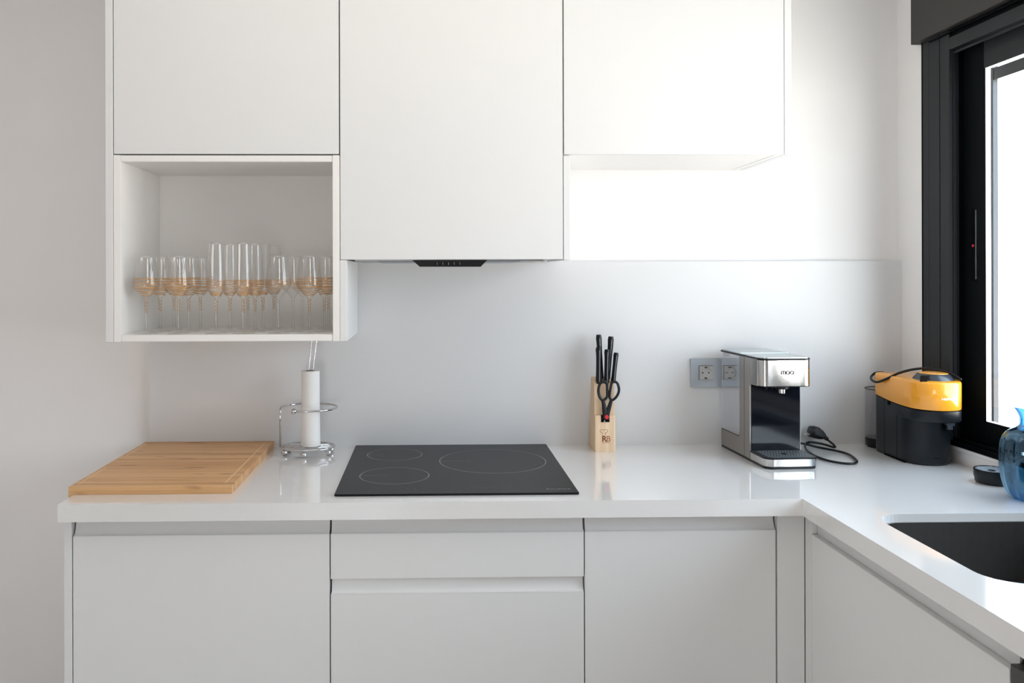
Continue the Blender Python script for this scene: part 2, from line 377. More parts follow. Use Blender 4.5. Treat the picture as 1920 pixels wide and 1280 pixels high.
# sliding sash
# the glass sits almost flush with the room face of each sash
def sash(x0, x1, ya, yb, nm):
    bm = bmesh.new()
    box(bm, x0, x1, yb - 0.104, yb, 0.062, 1.165, bev=0.0015, seg=1)
    box(bm, x0, x1, ya, ya + 0.07, 0.062, 1.165, bev=0.0015, seg=1)
    box(bm, x0 + 0.0005, x1, ya + 0.07, yb - 0.104, 0.062, 0.127)
    return obj(nm, bm, 'sashdark', w1)
s1 = sash(0.999, 1.013, -1.02, -0.244, 'sash')
obj('top_rail', B(0.998, 1.0125, -0.95, -0.3445, 1.0795, 1.168), 'frame', s1)
obj('pane', B(1.0035, 1.0075, -0.95, -0.348, 0.127, 1.079), 'pane', s1)
bm = bmesh.new(); box(bm, 0.9995, 1.0128, -0.3490, -0.3478, 0.1272, 1.0793); box(bm, 0.9995, 1.0128, -0.95, -0.349, 0.1268, 0.1282); box(bm, 0.9995, 1.0128, -0.95, -0.349, 1.0782, 1.0794)
obj('glazing_spacer', bm, 'spacer', s1)
s2 = sash(1.028, 1.048, -1.705, -0.97, 'sash')
obj('pane', B(1.036, 1.040, -1.635, -1.07, 0.127, 1.079), 'pane', s2)
bm = bmesh.new(); poly_prism(bm, [(y, z) for y, z in rrect(-0.310, -0.290, 0.503, 0.705, 0.0099)], 0.9975, 1.000, axis='x'); obj('pull_slot', bm, 'track', s1)
bm = bmesh.new(); box(bm, 0.9955, 0.9985, -0.3125, -0.3105, 0.51, 0.70); obj('pull_lip', bm, 'hoodmetal', s1)
bm = bmesh.new(); ball(bm, (0.9965, -0.3, 0.602), 0.0038, 10, 8); obj('lock_indicator', bm, 'red', s1)
# outside: shutter guide and lintel rail
bm = bmesh.new(); box(bm, 1.098, 1.112, -0.2335, -0.221, 0.06, 1.2); box(bm, 1.098, 1.112, -1.77, -1.75, 0.06, 1.2); box(bm, 1.10, 1.12, -1.75, -0.2335, 1.073, 1.107)
obj('shutter_guide', bm, 'slate', w1)
bm = bmesh.new(); box(bm, RX1 - 0.0275, RX1 + 0.12, -1.90, -0.1005, 1.2085, 1.4999, bev=0.0012, seg=1)
sb = obj('shutter_box', bm, 'box', w1)
obj('window_sill', B(0.9615, 1.094, -1.848, -0.119, 0.0365, 0.0465, bev=0.001, seg=1), 'plaster', w1)

# ------------------------------------------------------------------ worktop with sink cut-out
SX0, SX1, SY0, SY1 = 0.4605, 0.862, -1.178, -0.763
wt = thing('worktop', 'glossy white stone worktop running around the kitchen corner with thick front edge', 'worktop', (-0.4, -0.3, -0.04))
out = [(-1.3531, 0.0195), (-1.3531, -0.6325), (0.3724, -0.6325), (0.3724, -2.05), (0.9625, -2.05), (0.9625, 0.0195)]
hole = rrect(SX0, SX1, SY0, SY1, 0.065, 10)
bm = bmesh.new()
def loop(pts):
    vs = [bm.verts.new((x, y, 0)) for x, y in pts]
    return [bm.edges.new((vs[i], vs[(i + 1) % len(vs)])) for i in range(len(vs))]
eds = loop(out) + loop(hole)
bmesh.ops.triangle_fill(bm, use_beauty=True, edges=eds)
r = bmesh.ops.extrude_face_region(bm, geom=bm.faces[:])
bmesh.ops.translate(bm, vec=(0, 0, -0.018), verts=[v for v in r['geom'] if isinstance(v, bmesh.types.BMVert)])
bmesh.ops.recalc_face_normals(bm, faces=bm.faces[:])
obj('stone_slab', bm, 'quartz', wt)
bm = bmesh.new()
poly_prism(bm, [(-1.3531, -0.6325), (0.3724, -0.6325), (0.3724, -2.05), (0.3924, -2.05), (0.3924, -0.6125), (-1.3331, -0.6125), (-1.3331, -0.001), (-1.3531, -0.001)], -0.04, -0.018)
obj('front_apron', bm, 'quartz', wt)

# undermount sink
sk = thing('sink', 'undermount stainless steel sink bowl sunk in the white worktop under the window', 'sink', ((SX0 + SX1) / 2, (SY0 + SY1) / 2, -0.2))
bm = bmesh.new()
levels = [(-0.0185, 0.02, 0.075), (-0.0185, -0.003, 0.068), (-0.15, -0.006, 0.065), (-0.178, -0.014, 0.06), (-0.19, -0.035, 0.045)]
rings = []
for z, gr, rr in levels:
    rings.append([bm.verts.new((x, y, z)) for x, y in rrect(SX0 - gr, SX1 + gr, SY0 - gr, SY1 + gr, rr, 10)])
for k in range(len(rings) - 1):
    n = len(rings[k])
    for i in range(n): bm.faces.new((rings[k][i], rings[k][(i + 1) % n], rings[k + 1][(i + 1) % n], rings[k + 1][i]))
bm.faces.new(rings[-1][::-1])
bmesh.ops.recalc_face_normals(bm, faces=bm.faces[:])
bo = obj('bowl', bm, 'sinksteel', sk, auto=40)
md = bo.modifiers.new('thickness', 'SOLIDIFY'); md.thickness = 0.0012; md.offset = -1
bm = bmesh.new(); cyl(bm, 0.66, -0.97, -0.1895, -0.186, 0.045, 28, 0.001); cyl(bm, 0.66, -0.97, -0.187, -0.180, 0.018, 20, 0.001)
obj('drain', bm, 'polished', sk, auto=35)

# ------------------------------------------------------------------ base cabinets
FY, RC = -0.5984, 0.015      # front plane, depth of the grip recess
TOPZ = -0.0405
def base_cab(name, label, x0, x1, fronts, cx0=None, cx1=None):
    """fronts: list of (kind, z0, z1); strips between are grip recesses"""
    t = thing(name, label, 'cabinet', ((x0 + x1) / 2, FY, -0.8), group=None)
    bm = bmesh.new()
    box(bm, x0, x1, FY + 0.0195, -0.01, -0.78, TOPZ)
    obj('carcass', bm, 'gap', t)
    for zd, zt in [(fronts[0][2], TOPZ)] + [(b[2], a[1] + 0.004) for a, b in zip(fronts[:-1], fronts[1:])]:
        h = zt - zd; hh = min(0.036, h)      # scooped grip: upright at the back, curving out to the top edge of the front
        prof = [(FY + 0.0193, zt), (FY + 0.0145, zt)] + [(FY + 0.0002 + 0.0143 * math.cos(PI / 2 * i / 8), zd + hh - hh * math.sin(PI / 2 * i / 8)) for i in range(9)] + [(FY + 0.0002, zd - 0.0008), (FY + 0.0193, zd - 0.0008)]
        bm = bmesh.new(); poly_prism(bm, prof, x0 + 0.003, x1 - 0.0018, axis='x'); obj('grip_recess', bm, 'lacquer', t, auto=30)
    for kind, z0, z1 in fronts:
        obj(kind, B(x0 + 0.0013, x1 - 0.0013, FY, FY + 0.019, z0, z1 - 0.001, bev=0.0007), 'lacquer', t)
    obj('plinth', B(x0, x1, FY + 0.05, FY + 0.066, -0.8999, -0.7805), 'lacquer', t)
    return t
base_cab('base_cabinet', 'white handleless base cabinet with one tall door under the wooden board', -1.3338, -0.7338, [('door', -0.778, -0.0823)])
base_cab('drawer_cabinet', 'white handleless drawer cabinet under the black hob', -0.7338, -0.1338, [('drawer', -0.1887, -0.0823), ('drawer', -0.778, -0.224)])
base_cab('base_cabinet', 'narrower white handleless base cabinet between the drawer cabinet and the inner corner', -0.1338, 0.3239, [('door', -0.778, -0.0823)])
ep = obj('end_panel', B(-1.3525, -1.3345, FY - 0.002, -0.004, -0.8999, TOPZ, bev=0.0006, seg=1), 'lacquer'); tag(ep, 'thin white end panel closing the left end of the base cabinets', 'panel')
bm = bmesh.new(); box(bm, 0.3262, 0.3915, FY - 0.001, FY + 0.018, -0.8999, TOPZ, bev=0.0005, seg=1)
fp = obj('corner_filler', bm, 'lacquer'); tag(fp, 'narrow white upright filler strip in the inner corner of the base cabinets', 'panel')
bm = bmesh.new(); box(bm, 0.3925, 0.4105, -0.6325, FY - 0.0018, -0.8999, TOPZ, bev=0.0005, seg=1)
fp = obj('corner_post', bm, 'lacquer'); tag(fp, 'white strip turning the corner beside the sink cabinet door', 'panel')
# sink cabinet on the right run
t = thing('sink_cabinet', 'white handleless cabinet with slanting-looking door under the sink on the right', 'cabinet', (0.392, -0.97, -0.8))
t['label'] = 'white handleless sink cabinet on the right run with a grip recess above its door'
yA, yB = -1.307, -0.6335
obj('carcass', B(0.412, 0.455, yA, yB, -0.78, TOPZ), 'gap', t)
obj('grip_recess', B(0.407, 0.411, yA, yB - 0.001, -0.1, TOPZ), 'lacquer', t)
obj('door', B(0.392, 0.4065, yA + 0.0015, yB - 0.0015, -0.778, -0.0823, bev=0.0007), 'lacquer', t)
obj('side_panel', B(0.4115, 0.94, yA, yA + 0.002, -0.78, -0.21), 'lacquer', t)
obj('plinth', B(0.44, 0.456, yA, yB, -0.8999, -0.7805), 'lacquer', t)
# graphite dishwasher just entering the frame
t = thing('dishwasher', 'dark grey appliance front next to the sink cabinet at the lower right corner', 'dishwasher', (0.392, -1.61, -0.89))
obj('body', B(0.412, 0.94, -1.908, -1.3105, -0.88, TOPZ), 'graphite', t)
obj('door', B(0.388, 0.411, -1.906, -1.3125, -0.78, -0.105, bev=0.0015), 'graphite', t)
obj('control_panel', B(0.388, 0.411, -1.906, -1.3125, -0.1025, -0.070, bev=0.001), 'graphite', t)

# ------------------------------------------------------------------ wall cabinets
UY = -0.3287; UT = 1.55
XU = -0.7384
def wall_cab(name, label, x0, x1, z0, door_z0, back=0.018):
    t = thing(name, label, 'wall cabinet', ((x0 + x1) / 2, UY + 0.15, z0))
    bm = bmesh.new()
    yb = UY + 0.0195
    for a in ((x0, x0 + 0.018), (x1 - 0.018, x1)): box(bm, a[0], a[1], yb, back, z0 + 0.003, UT)
    box(bm, x0 + 0.018, x1 - 0.018, yb, back, z0 + 0.004, z0 + 0.02)
    box(bm, x0 + 0.018, x1 - 0.018, yb, back, UT - 0.018, UT)
    box(bm, x0 + 0.018, x1 - 0.018, back - 0.01, back, z0 + 0.02, UT - 0.018)
    obj('carcass', bm, 'melamine', t)
    obj('door_gap_shade', B(x0 + 0.0002, x1 - 0.0002, yb - 0.0015, yb - 0.0002, z0 + 0.006, UT), 'gap', t)  # dark sheet in place of the shade behind the door edges
    obj('door', B(x0 + 0.0016, x1 - 0.0016, UY, UY + 0.0175, door_z0, UT, bev=0.0007), 'lacquer', t)
    return t
wall_cab('wall_cabinet', 'white flat door wall cabinet above the open shelf of glasses', XU - 0.6, XU, 0.8466, 0.8492)
hc = wall_cab('wall_cabinet', 'tallest white flat wall cabinet door in the middle hiding the extractor above the hob', XU, XU + 0.6, 0.5665, 0.5668)
wall_cab('wall_cabinet', 'white flat door wall cabinet at the right with brightly lit underside', XU + 0.6, XU + 1.2, 0.8466, 0.849)
def panel(name, label, *a):
    o = obj(name, B(*a, bev=0.0006, seg=1), 'lacquer'); tag(o, label, 'panel'); return o
panel('end_panel', 'tall white end panel on the left side of the wall cabinets and open shelf', XU - 0.6205, XU - 0.6005, UY, -0.0006, 0.349, UT)
panel('end_panel', 'white end panel on the right side of the wall cabinets beside the bright wall', XU + 1.2002, XU + 1.219, UY, 0.0185, 0.849, UT)
panel('side_panel', 'white side panel seen right of the extractor door above the sockets', XU + 0.6012, XU + 0.6185, UY + 0.004, -0.0005, 0.5652, 0.8455)
panel('side_panel', 'short white side panel standing under the extractor cabinet beside the open shelf', XU + 0.0006, XU + 0.0186, UY, -0.0006, 0.349, 0.5655)

os_ = thing('open_shelf_unit', 'white open shelf box holding rows of gold-ringed glasses', 'shelf unit', (XU - 0.3, -0.16, 0.349))
x0, x1 = XU - 0.6, XU
for a in ((x0, x0 + 0.0195), (x1 - 0.0195, x1)):
    obj('side_board', B(a[0] + 0.0004, a[1], UY, -0.009, 0.349, 0.846, bev=0.0009), 'melamine', os_)
obj('top_board', B(x0 + 0.0197, x1 - 0.0197, UY + 0.001, -0.009, 0.8285, 0.8455, bev=0.0009), 'melamine', os_)
obj('bottom_board', B(x0 + 0.0197, x1 - 0.0197, UY + 0.001, -0.009, 0.3495, 0.3675, bev=0.0015), 'melamine', os_)
obj('back_board', B(x0 + 0.01, x1 - 0.01, -0.0085, -0.001, 0.36, 0.84), 'melamine', os_)

# extractor hood insert
hd = thing('extractor_hood', 'slim built-in extractor hood with black push-button strip under the middle wall cabinet', 'extractor hood', (-0.4445, -0.2, 0.55))
bm = bmesh.new(); box(bm, -0.70, -0.19, -0.306, -0.03, 0.5625, 0.5695); obj('hood_plate', bm, 'hoodmetal', hd)
bm = bmesh.new(); box(bm, -0.64, -0.25, -0.29, -0.05, 0.560, 0.5625, bev=0.001, seg=1); obj('grease_filter', bm, 'alu', hd)
bm = bmesh.new(); poly_prism(bm, [(-0.5456, 0.5655), (-0.5254, 0.5476), (-0.3604, 0.5472), (-0.3425, 0.5655)], -0.308, -0.300, axis='y'); obj('control_strip', bm, 'black', hd)
for i in range(5):
    bm = bmesh.new(); cyl(bm, 0, 0, 0, 0.006, 0.0038, 14, 0.001)
    bm.transform(Matrix.Translation((-0.4800 + i * 0.01535, -0.308, 0.5545)) @ Matrix.Rotation(PI / 2, 4, 'X'))
    kb = obj('push_button', bm, 'piano', hd, auto=35)
    obj('button_mark', B(-0.4792 + i * 0.01535, -0.4780 + i * 0.01535, -0.3145, -0.314, 0.5525, 0.5595), 'hoodmetal', kb)

# ------------------------------------------------------------------ hob
hb = thing('induction_hob', 'black glass induction hob with three faint cooking rings set on the worktop', 'hob', (-0.434, -0.29, 0))
HX0, HX1, HY0, HY1 = -0.7263, -0.1419, -0.5804, -0.003
bm = bmesh.new(); poly_prism(bm, rrect(HX0, HX1, HY0, HY1, 0.004, 4), 0.0005, 0.0052, bev=0.0012); obj('glass_plate', bm, 'hob', hb)
def arc_ring(bm, cx, cy, r, w, z, a0=0, a1=2 * PI, n=96):
    k = max(4, int(n * (a1 - a0) / (2 * PI))); pr = None
    for i in range(k + 1):
        a = a0 + (a1 - a0) * i / k
        p = (bm.verts.new((cx + (r - w / 2) * math.cos(a), cy + (r - w / 2) * math.sin(a), z)), bm.verts.new((cx + (r + w / 2) * math.cos(a), cy + (r + w / 2) * math.sin(a), z)))
        if pr: bm.faces.new((pr[0], pr[1], p[1], p[0]))
        pr = p
for cx, cy, r, L_ in ((-0.5910, -0.3955, 0.0895, 0.075), (-0.6015, -0.1400, 0.0790, 0.05), (-0.3240, -0.2320, 0.1480, 0.085)):
    bm = bmesh.new(); arc_ring(bm, cx, cy, r, 0.0026, 0.00535)
    box(bm, cx - r, cx - r + L_, cy - 0.0008, cy + 0.0008, 0.0053, 0.00536)
    obj('cooking_zone_ring', bm, 'mark', hb)
bm = bmesh.new()
for i, x in enumerate([-0.555, -0.535, -0.46, -0.445, -0.43] + [-0.415 + 0.0105 * k for k in range(12)] + [-0.27, -0.255, -0.235]):
    s = 0.0022 if i % 3 else 0.0035
    box(bm, x, x + s, -0.531, -0.5285, 0.0053, 0.00536)
o = obj('touch_controls', bm, 'faint', hb); o['kind'] = 'stuff'
obj('lettering', text_bm('Eurokera', 0.0150, Matrix.Translation((-0.187, -0.5495, 0.00535)), 0.00003, 0.0001, 1.05), 'mark', hb)

# ------------------------------------------------------------------ bamboo board
cb = thing('cutting_board', 'large bamboo cutting board with juice groove lying at the left end of the worktop', 'cutting board', (-1.17, -0.28, 0))
BX0, BX1, BY0, BY1, BT = -1.3655, -0.9755, -0.545, -0.0015, 0.0195
bm = bmesh.new()
g = 0.0035
xs = [BX0, BX0 + 0.010, BX0 + 0.010 + g, BX1 - 0.0245, BX1 - 0.0245 + g, BX1]
ys = [BY0, BY0 + 0.028, BY0 + 0.028 + g, BY1 - 0.022 - g, BY1 - 0.022, BY1]
box(bm, BX0, BX1, BY0, BY1, 0.0002, BT - 0.003)
ygap = (-0.339, -0.20)
for i in range(5):
    for j in range(5):
        lowered = (i in (1, 3) and 1 <= j <= 3) or (j == 3 and 1 <= i <= 3)
        if not lowered: box(bm, xs[i], xs[i + 1], ys[j], ys[j + 1], BT - 0.003, BT)
box(bm, xs[1], xs[2], ygap[0], ygap[1], BT - 0.003, BT)
bmesh.ops.remove_doubles(bm, verts=bm.verts, dist=1e-6)
obj('board', bm, 'bamboo', cb)
for g_ in ((xs[1], xs[2], ys[1], ygap[0]), (xs[1], xs[2], ygap[1], ys[4]), (xs[3], xs[4], ys[1], ys[4]), (xs[2], xs[3], ys[3], ys[4])):
    obj('juice_groove', B(*g_, BT - 0.0029, BT - 0.0004), 'groove', cb)
obj('edge_lip', B(-1.3655, -1.3537, BY0, BY1 - 0.02, -0.006, 0.0002), 'bamboo', cb)

# ------------------------------------------------------------------ paper towel holder and roll
px, py = -0.858, -0.100
th = thing('paper_towel_holder', 'chrome wire paper towel holder with ball feet between board and hob', 'paper towel holder', (px, py, 0))
RW = 0.0030
bm = bmesh.new()
tube(bm, [(px + 0.078 * math.cos(a), py + 0.062 * math.sin(a), 0.0225) for a in [2 * PI * i / 48 for i in range(48)]], RW, 10, closed=True)
obj('base_ring', bm, 'chrome', th, smooth=True)
for yy in (-0.02, 0.002, 0.024):
    h = 0.078 * math.sqrt(max(0, 1 - (yy / 0.062) ** 2))
    bm = bmesh.new(); tube(bm, [(px - h, py + yy - 0.008, 0.0215), (px + h, py + yy + 0.008, 0.0215)], RW * 0.9, 8); obj('base_wire', bm, 'chrome', th, smooth=True)
for a in (-1.62, -2.75, 2.6, 0.35, -0.45):
    bm = bmesh.new(); ball(bm, (px + 0.070 * math.cos(a), py + 0.056 * math.sin(a), 0.0092), 0.0090); obj('ball_foot', bm, 'chrome', th, smooth=True)
rc = (-0.8553, py)
bm = bmesh.new()
arcp = [(rc[0] + 0.083 * math.cos(a), rc[1] + 0.078 * math.sin(a), 0.137) for a in [PI - (PI + 1.97) * i / 44 for i in range(45)]]
pts = [(rc[0] - 0.083, rc[1] - 0.004, 0.024), (rc[0] - 0.083, rc[1] - 0.004, 0.124), (rc[0] - 0.0825, rc[1] - 0.002, 0.132)] + arcp[1:]
tube(bm, pts, RW, 10)
gr = obj('guard_ring', bm, 'chrome', th, smooth=True)
bm = bmesh.new(); ball(bm, arcp[-1], 0.0085); obj('end_ball', bm, 'chrome', gr, smooth=True)
bm = bmesh.new()
rx, ry = -0.8500, -0.100
tube(bm, spline([(rx - 0.003, ry, 0.024), (rx - 0.0035, ry, 0.20), (rx - 0.0030, ry, 0.26), (rx + 0.0015, ry, 0.30), (rx + 0.0035, ry, 0.330), (rx + 0.0105, ry, 0.3385), (rx + 0.0175, ry, 0.330), (rx + 0.0140, ry, 0.30), (rx + 0.0098, ry, 0.26), (rx + 0.0080, ry, 0.20), (rx + 0.006, ry, 0.024)], 6), 0.0022, 8)
obj('centre_post', bm, 'chrome', th, smooth=True)
pr = thing('paper_towel_roll', 'nearly used up white paper towel roll standing in the chrome holder', 'paper towel', (rx, ry, 0.0245))
bm = bmesh.new(); prof = [(0.0135, 0.2445), (0.0262, 0.2450), (0.0268, 0.243), (0.0269, 0.16), (0.0274, 0.10), (0.0282, 0.05), (0.0285, 0.0265), (0.0278, 0.0252), (0.0135, 0.0252), (0.0135, 0.2445)]
lathe(bm, prof, rx, ry, 40); bmesh.ops.recalc_face_normals(bm, faces=bm.faces[:]); obj('paper', bm, 'paper', pr, auto=40)
bm = bmesh.new(); lathe(bm, [(0.0130, 0.0255), (0.0133, 0.0255), (0.0133, 0.2455), (0.0124, 0.2455), (0.0124, 0.0255), (0.013, 0.0255)], rx, ry, 30); bmesh.ops.recalc_face_normals(bm, faces=bm.faces[:]); obj('cardboard_core', bm, 'card', pr, auto=40)

# ------------------------------------------------------------------ knife block
KX0, KX1 = -0.0104, 0.0498
kb = thing('knife_block', 'pale pine knife block with stepped front and burnt chef hat emblem', 'knife block', (0.02, -0.06, 0))
bm = bmesh.new()
poly_prism(bm, [(-0.1035, 0.0001), (-0.1035, 0.1085), (-0.0925, 0.1085), (-0.0895, 0.1965), (-0.042, 0.2165), (-0.004, 0.0001)], KX0, KX1, axis='x', bev=0.0008)
# front notch that takes the scissors
obj('block', bm, 'pine', kb)
obj('scissor_slot', B(0.0072, 0.0324, -0.1041, -0.0926, 0.0888, 0.1088), 'track', kb)
for i, (sx0, sx1, yy) in enumerate([(-0.001, 0.010, -0.078), (0.022, 0.034, -0.080), (0.0435, 0.0485, -0.077), (0.010, 0.020, -0.054), (0.034, 0.044, -0.054)]):
    zz = 0.1965 + (yy + 0.0895) / 0.0475 * 0.020
    obj('knife_slot', B(sx0, sx1, yy - 0.003, yy + 0.003, zz - 0.0035, zz + 0.0016), 'track', kb)
bm = bmesh.new()
hatp = spline([(0.0085, 0, 0.0530), (0.0088, 0, 0.0575), (0.0058, 0, 0.0590), (0.0040, 0, 0.0622), (0.0055, 0, 0.0655), (0.0090, 0, 0.0660), (0.0115, 0, 0.0643), (0.0145, 0, 0.0660), (0.0180, 0, 0.0655), (0.0195, 0, 0.0620), (0.0180, 0, 0.0590), (0.0152, 0, 0.0575), (0.0155, 0, 0.0530), (0.0130, 0, 0.0530)], 5)
tube(bm, [(0.0039 + (p.x - 0.004) * 1.5, -0.1036, 0.0522 + (p.z - 0.053) * 1.12) for p in hatp], 0.0006, 6)
obj('chef_hat_emblem', bm, 'burntlight', kb)
def ft(s, size, x, y, z, bold=0.0, spacing=1.0, depth=0.0002): return text_bm(s, size, Matrix.Translation((x, y, z)) @ FACE_FRONT, depth, bold, spacing)
obj('emblem_letter', ft('R', 0.0245, 0.0165, -0.1036, 0.0312, 0.0007), 'burnt', kb)
obj('emblem_letter', ft('B', 0.0245, 0.0288, -0.1036, 0.0312, 0.0004), 'burntlight', kb)
obj('emblem_lettering', ft('RENBERG', 0.0046, 0.0228, -0.1036, 0.0262, 0, 1.35), 'burntlight', kb)

def knife(label, top, bot, y_top, rx_, ry_, lean_end=0.0):
    (xt, zt), (xb, zb), (yt, yb) = top, bot, y_top
    t = thing('kitchen_knife', label, 'knife', (xb, yb, zb), group='black-handled knives in the block')
    n = 12; P = []; Rr = []
    for i in range(n + 1):
        f = i / n
        x = xb + (xt - xb) * f + lean_end * max(0, f - 0.72) ** 1.3
        y = yb + (yt - yb) * f + 0.010 * max(0, f - 0.75)
        z = zb + (zt - zb) * f
        w = 1.0 - 0.10 * math.sin(PI * f) + 0.10 * (f > 0.8) * (f - 0.8) * 5
        if f == 1: w *= 0.75
        P.append((x, y, z)); Rr.append(w)
    bm = bmesh.new(); tube(bm, P, Rr, 14, sx_=rx_ * 1.1, sy_=ry_, up=(0, 1, 0))
    h = obj('handle', bm, 'black', t, smooth=False, auto=50)
    bm = bmesh.new()
    tube(bm, [(p[0] + 0.0006, p[1] - ry_ * 0.985 * Rr[k], p[2]) for k, p in enumerate(P[:-1])], 0.0007, 6)
    obj('tang', bm, 'alu', h)
    d_ = (Vector(P[0]) - Vector(P[3])).normalized()
    e_ = Vector(P[0]) + d_ * 0.010
    bm = bmesh.new(); tube(bm, [P[0], e_], 1.0, 8, sx_=0.0012, sy_=ry_ * 0.8, up=(0, 1, 0)); obj('blade', bm, 'polished', t)
knife('black knife handle standing tallest at the back left of the block', (0.0105, 0.3440), (0.0175, 0.212), (-0.056, -0.052), 0.0078, 0.011)
knife('tall black knife handle with curved end at the back right of the block', (0.0490, 0.3385), (0.0370, 0.212), (-0.056, -0.052), 0.0080, 0.011, -0.006)
knife('black knife handle nearest the left edge of the block, in front', (0.0058, 0.3085), (0.0055, 0.207), (-0.082, -0.078), 0.0082, 0.011, -0.004)
knife('black knife handle in the middle of the front row of the block', (0.0300, 0.3020), (0.0285, 0.203), (-0.084, -0.080), 0.0072, 0.010)
knife('shorter black knife handle at the right edge of the block', (0.0575, 0.2920), (0.0490, 0.203), (-0.082, -0.078), 0.0066, 0.010, 0.004)

sc_ = thing('kitchen_scissors', 'black-handled kitchen scissors with red rivet hanging in the front of the block', 'scissors', (0.02, -0.11, 0.09))
yS = -0.1065
def handle_half(loop_pts, stem, nm):
    bm = bmesh.new(); tube(bm, [Vector((x, yS, z)) for x, z in [(p.x, p.z) for p in spline([(a, 0, b) for a, b in loop_pts], 7, True)]], 1.0, 10, closed=True, sx_=0.0040, sy_=0.0040, up=(0, 1, 0))
    q = spline([(a, 0, b) for a, b in stem], 6)
    tube(bm, [(p.x, yS, p.z) for p in q], [1.0 + 0.9 * i / len(q) for i in range(len(q))], 10, sx_=0.0048, sy_=0.0030, up=(0, 1, 0))
    return obj(nm, bm, 'matte', sc_, auto=50)
handle_half([(0.0120, 0.2085), (0.0035, 0.2020), (-0.0010, 0.1850), (0.0010, 0.1680), (0.0090, 0.1550), (0.0170, 0.1560), (0.0245, 0.1650), (0.0250, 0.1850), (0.0245, 0.2010), (0.0195, 0.2085)], [(0.012, 0.153), (0.0150, 0.140), (0.0165, 0.128), (0.0190, 0.112), (0.0195, 0.098)], 'handle')
handle_half([(0.0460, 0.2085), (0.0390, 0.2060), (0.0355, 0.1920), (0.0320, 0.1720), (0.0330, 0.1600), (0.0400, 0.1545), (0.0500, 0.1610), (0.0580, 0.1740), (0.0600, 0.1880), (0.0550, 0.2040)], [(0.0370, 0.153), (0.0330, 0.140), (0.0285, 0.126), (0.0245, 0.112), (0.0220, 0.098)], 'handle')
bm = bmesh.new(); box(bm, 0.0255, 0.0345, yS - 0.002, yS + 0.002, 0.1775, 0.1835, bev=0.001, seg=1); obj('catch', bm, 'matte', sc_)
bm = bmesh.new(); cyl(bm, 0, 0, 0, 0.004, 0.0062, 20, 0.001); bm.transform(Matrix.Translation((0.0222, -0.1105, 0.1055)) @ Matrix.Rotation(PI / 2, 4, 'X')); obj('pivot', bm, 'red', sc_, auto=40)
bm = bmesh.new(); poly_prism(bm, [(0.0135, 0.0895), (0.0165, 0.097), (0.0205, 0.0895)], -0.1075, -0.1045, axis='y'); obj('blade', bm, 'polished', sc_)

# ------------------------------------------------------------------ sockets
so = thing('double_socket', 'brushed grey double wall socket on the splashback behind the water dispenser', 'wall socket', (0.386, -0.001, 0.18))
obj('cover_plate', B(0.3043, 0.4680, -0.009, -0.0003, 0.1786, 0.2652, bev=0.0008), 'alu', so)
# the wells are shallow dishes standing just proud of the plate
for cx in (0.3508, 0.4220):
    cz = 0.2222; q = 0.0207; rr = 0.0188; y0 = -0.0128
    bm = bmesh.new()
    n = 40; outer = []; inner = []; deep = []
    for i in range(n):
        a = 2 * PI * i / n; c_, s_ = math.cos(a), math.sin(a); k = q / max(abs(c_), abs(s_))
        outer.append(bm.verts.new((cx + k * c_, y0, cz + k * s_))); inner.append(bm.verts.new((cx + rr * c_, y0, cz + rr * s_))); deep.append(bm.verts.new((cx + rr * 0.97 * c_, y0 + 0.0036, cz + rr * 0.97 * s_)))
    for i in range(n):
        j = (i + 1) % n
        bm.faces.new((outer[i], outer[j], inner[j], inner[i])); bm.faces.new((inner[i], inner[j], deep[j], deep[i]))
    bm.faces.new(deep)
    bmesh.ops.recalc_face_normals(bm, faces=bm.faces[:])
    si = obj('socket_insert', bm, 'socket', so, auto=30)
    bm = bmesh.new(); e_ = q + 0.0011
    for a in ((-e_, e_, -e_, -q), (-e_, e_, q, e_), (-e_, -q, -q, q), (q, e_, -q, q)): box(bm, cx + a[0], cx + a[1], -0.0100, -0.0089, cz + a[2], cz + a[3])
    obj('joint', bm, 'ink', so)
    bm = bmesh.new()
    for dx in (-0.0095, 0.0095):
        cyl(bm, 0, 0, 0, 0.0006, 0.0024, 14); 
        vs = [v for v in bm.verts if abs(v.co.y) < 0.003 and abs(v.co.x) < 0.003 and v.co.z < 0.001 and v.co.z > -0.001]
        bmesh.ops.transform(bm, matrix=Matrix.Translation((cx + dx, y0 + 0.0038, cz)) @ Matrix.Rotation(PI / 2, 4, 'X'), verts=vs)
    for dz in (-1, 1): box(bm, cx - 0.0035, cx + 0.0035, y0 + 0.001, y0 + 0.0036, cz + dz * 0.0165 - 0.0018, cz + dz * 0.0165 + 0.0018)
    obj('pin_hole', bm, 'ink', si)

# ------------------------------------------------------------------ steel water dispenser
cm = thing('water_dispenser', 'steel and glossy black hot drink machine with clear tank at its back', 'coffee machine', (0.4035, -0.3425, 0), math.radians(2.6), world=False)
CW = 0.147; CH = 0.298
def fr(x0, x1, y0, y1, r): return rrect(x0, x1, y0, y1, r, 8, (0, 0, 1, 1))
bm = bmesh.new(); poly_prism(bm, fr(0.001, CW - 0.001, 0.002, 0.308, 0.020), 0.0004, 0.0075); obj('base_plate', bm, 'black', cm, auto=30)
bm = bmesh.new(); poly_prism(bm, fr(0, CW, 0, 0.100, 0.022), 0.0075, 0.0265); dt = obj('drip_tray', bm, 'polished', cm, auto=30)
bm = bmesh.new(); poly_prism(bm, fr(-0.0003, CW + 0.0003, -0.0003, 0.102, 0.022), 0.0265, 0.0305, bev=0.0008); obj('tray_rim', bm, 'black', dt, auto=30)
bm = bmesh.new(); poly_prism(bm, rrect(0.0135, CW - 0.0105, 0.010, 0.096, 0.012), 0.0303, 0.0311); obj('drip_grille', bm, 'grille', dt)
bm = bmesh.new()
